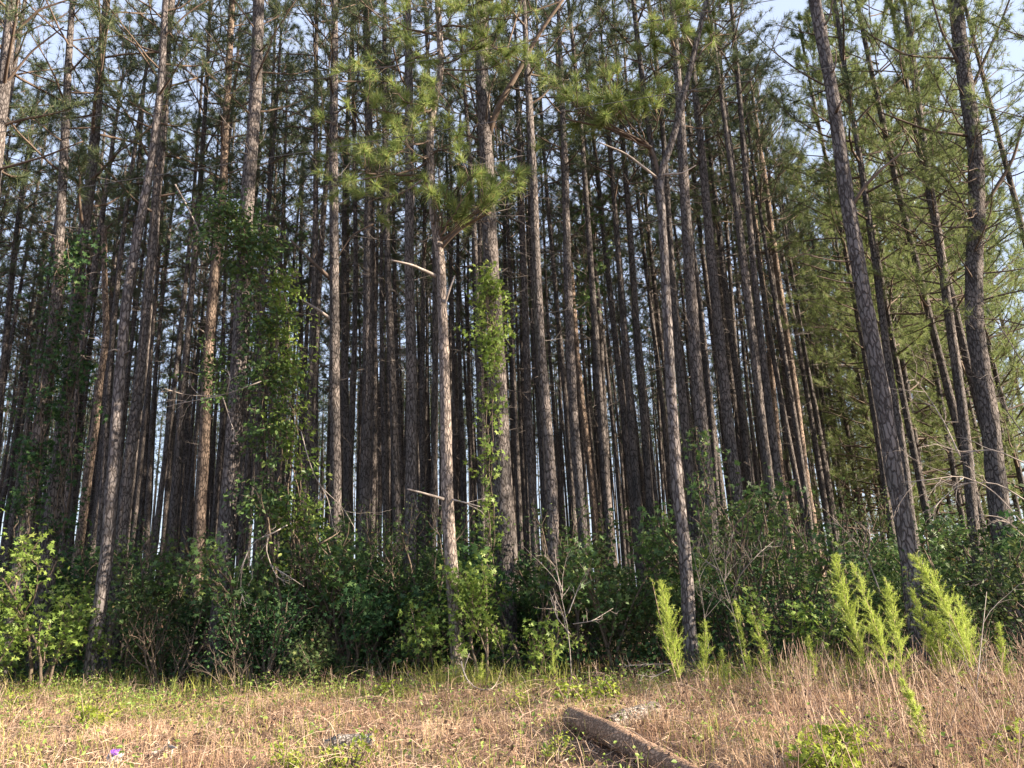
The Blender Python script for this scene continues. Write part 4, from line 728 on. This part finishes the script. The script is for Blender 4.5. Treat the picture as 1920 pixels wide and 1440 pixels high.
def low_plants():
    yb = [shrub_meshes(800 + k, [.5, .42, .34][k], [.5, .4, .35][k], 7, [800, 300, 330][k], [.075, .065, .06][k], STAR if k != 1 else OVAL, 'leaf_yel', 'stem', 1, 4, .3, .07) for k in range(3)]
    for label, k, px, s in (('bright yellow green leafy bush at the bottom edge near the log', 0, (1540, 1478), .95), ('yellow green clump in the grass below the pale leaning pine', 0, (190, 1372), .72), ('small yellow green plant under the withered twigs', 2, (165, 1330), .8),
                            ('bright low plant near the end of the bark stripped log', 1, (1085, 1335), 1.0), ('yellowish low bush behind the grey lichen covered log', 1, (1150, 1325), .95), ('little yellow green plant by the bottom edge left of the stump wood', 2, (640, 1455), .9),
                            ('small green plant beside the plastic packet', 2, (545, 1440), .7), ('small leafy plant before the vine draped pine', 2, (978, 1335), .8), ('dark little plant beside the log', 2, (1045, 1420), .55), ('low green plant at the corner under the dry stalks', 2, (1915, 1440), .9),
                            ('small lit plant in the grass at the far corner', 2, (30, 1330), .9), ('small green plant at the wood edge by the dark shaded pine', 1, (730, 1310), .8), ('pale small plant under the feathery weeds', 2, (1480, 1300), .9)):
        shrub('leafy_plant', label, 'plant', yb[k], ground_at(*px), px[0] * .7 % 6.28, s)
    for label, px, h in (('tiny pine seedling with one needle tuft near the pale leaning pine', (230, 1318), .30), ('tiny pine seedling with a round needle tuft in the grass', (320, 1310), .30), ('tiny pine seedling half hidden in green grass', (55, 1300), .34)):
        rng = R(px[0]); a = ground_at(*px); root = thing('pine_seedling', label, 'seedling', a); mb = MB(); P = wiggly((0, 0, -.03), (0, 0, 1), h, rng, 5, .15, 0); tube(mb, P, (.008, .007, .006, .005, .005), 5); obj('stem', mb.mesh('seedling_stem', [M['stem']]), root)
        mb = MB(); needles(mb, P[-2:], np.array([[0, 0, 1.], [0, 0, 1]]), .17, 50, .006, .62, rng); obj('foliage', mb.mesh('seedling_needles', [M['needle_lit']]), root, kind='stuff')
low_plants()

# ------------------------------------------------------------------ logs, stick, packet, wires
def log(name, label, a, b, r0, r1, mat, wood, seed, sides=20, knots=3, lift=0.6):
    rng = R(seed); A, B = np.array(a, float), np.array(b, float); A[2] = terrain(A[0], A[1]) + r0 * lift; B[2] = terrain(B[0], B[1]) + r1 * lift
    o = np.array([*(.5 * (A + B))[:2], 0]); root = thing(name, label, 'log', o); n = 64; t = np.linspace(0, 1, n)[:, None]; P = A + (B - A) * t - o; P += np.stack([np.zeros(n), np.zeros(n), .02 * np.sin(t[:, 0] * 5)], 1)
    rad = np.linspace(r0, r1, n) * (1 + .05 * np.sin(t[:, 0] * 17 + seed)) ; mb = MB(); tube(mb, P, rad, sides, 0, .022, rng, cap=False); shell = obj('bark', mb.mesh('log_bark', [M[mat]]), root)
    for e, i in ((0, 1), (n - 1, n - 2)):
        ax = nrm(P[e] - P[i]); mc = MB(); tube(mc, np.array([P[e] - ax * .02, P[e] + ax * .006]), (rad[e] * .93, rad[e] * .9), sides, 0, .04, rng); obj('cut_end', mc.mesh('cut_end', [M[wood]]), root)
    for k in range(knots):
        i = rng.integers(10, 54); mk = MB(); d = nrm(np.array([rng.uniform(-.5, .5), -.5, .7])); tube(mk, [P[i] + d * rad[i] * .7, P[i] + d * (rad[i] + .03)], (.03, .018), 7, 0); obj('knot', mk.mesh('log_knot', [M[mat]]), shell)
    return root
M['log_bark'] = bark_mat('peeling log bark', (.30, .195, .135), (.50, .34, .235), (.25, .165, .115), 22, .9, (.22, .16, .12), 1.0)
M['log_wood'] = plain_mat('weathered sawn wood', (.10, .07, .06), .9, (7, (.24, .17, .13)))
M['lichen'] = bark_mat('lichen covered rotten wood', (.26, .235, .21), (.42, .39, .35), (.08, .065, .055), 24, .9, (.15, .12, .10), 1.0)
la = ground_at(1075, 1372); lb = ground_at(1315, 1475)
log('fallen_log', 'reddish brown bark stripped log lying slantwise in the dry grass', la, lb, .115, .105, 'log_bark', 'log_wood', 1, lift=1.05)
log('fallen_log', 'pale grey lichen covered rotten log behind the brown log', ground_at(1145, 1378), ground_at(1228, 1345), .085, .11, 'lichen', 'log_wood', 2, knots=1)
log('fallen_log', 'short grey weathered log sunk in the grass below the dark pine', ground_at(612, 1405), ground_at(700, 1400), .08, .10, 'lichen', 'log_wood', 3, knots=1, lift=.9)
log('cut_log', 'small cut log end at the bottom edge beside the brown log', ground_at(1335, 1452), ground_at(1375, 1490), .07, .07, 'log_bark', 'log_wood', 4, knots=0, lift=.9)
bare('driftwood', 'small weathered grey root piece in the grass beside the packet', [[(282, 1413), (300, 1408), (318, 1398), (315, 1388)], [(318, 1400), (330, 1402)]], 8.6, .022, 'pale_twig', seed=20, kids=1, depth=1, cat='wood')
bare('dry_stem', 'long arched pale dry stem lying across the brown log', [[(1015, 1378), (1060, 1368), (1130, 1365), (1200, 1369), (1270, 1373)]], 8.7, .006, 'pale_twig', seed=21, kids=0, cat='stem')
bare('dry_stem', 'pale dry stem arching over the stalks below the feathery weeds', [[(1662, 1362), (1675, 1340), (1700, 1328), (1745, 1321)]], 8.9, .006, 'pale_twig', seed=22, kids=0, cat='stem')
bare('dry_stem', 'crooked pale twig standing in the stalk thicket at the corner', [[(1792, 1425), (1805, 1395), (1822, 1370), (1830, 1300), (1850, 1110)]], 8.8, .008, 'pale_twig', seed=23, kids=6, depth=2, cat='stem')
bare('dry_stem', 'pale stick lying at the bottom edge before the log', [[(1010, 1450), (1065, 1422)]], 7.4, .011, 'pale_twig', seed=24, kids=2, depth=1, cat='stem')

def packet():
    rng = R(5); a = ground_at(213, 1432); root = thing('plastic_packet', 'crumpled white and purple plastic packet lying in the dry grass', 'litter', a)
    def sheet(w, h, z, amp, seed):
        r = R(seed); n, m = 13, 9; u, v = np.meshgrid(np.linspace(-.5, .5, n), np.linspace(-.5, .5, m)); Z = amp * (pnoise(u, v, 14, seed) + .6 * pnoise(u, v, 31, seed + 1)); th = .03 * (1 - (2 * np.abs(u)) ** 2) * (1 - (2 * np.abs(v)) ** 2)
        top = np.stack([u * w, v * h * .5 + Z, v * h + z + Z * .7 + .5 * h], -1); top[..., 1] -= th; bot = top.copy(); bot[..., 1] += 2 * th + .002
        i = np.arange(m - 1)[:, None] * n + np.arange(n - 1)[None]; q = np.stack([i, i + 1, i + n + 1, i + n], -1).reshape(-1, 4); k = n * m
        mb = MB(); mb.add(np.concatenate([top.reshape(-1, 3), bot.reshape(-1, 3)]), None, np.concatenate([q, q[:, ::-1] + k])); return mb
    M['plastic'] = plain_mat('white printed plastic', (.62, .61, .62), .4, (18, (.26, .27, .28)), .5); M['purple'] = plain_mat('purple printed plastic', (.22, .06, .55), .35, (20, (.35, .15, .65)), .5)
    obj('wrapper', sheet(.16, .09, .0, .03, 3).mesh('wrapper', [M['plastic']]), root); obj('printed_top', sheet(.09, .04, .085, .02, 7).mesh('printed_top', [M['purple']]), root)
packet()
M['wire'] = plain_mat('grey cable', (.11, .11, .115), .6)
for label, p0, p1, z in (('lower overhead cable crossing in front of the pines', (0, 375), (1920, 68), 7.4), ('upper overhead cable crossing in front of the pines', (0, 248), (1450, 0), 8.2)):
    a, b = height_at(*p0, z), height_at(*p1, z); v = b - a; A, B = a - v * 2.2, b + v * 2.2; t = np.linspace(0, 1, 60)[:, None]; P = A + (B - A) * t; s = t[:, 0] * 5.4 - 2.2; P[:, 2] += .05 * (s * (s - 1))
    mb = MB(); tube(mb, P - P[30], .0042, 6); tag(obj('overhead_cable', mb.mesh('overhead_cable', [M['wire']]), None, P[30]), label, 'cable')
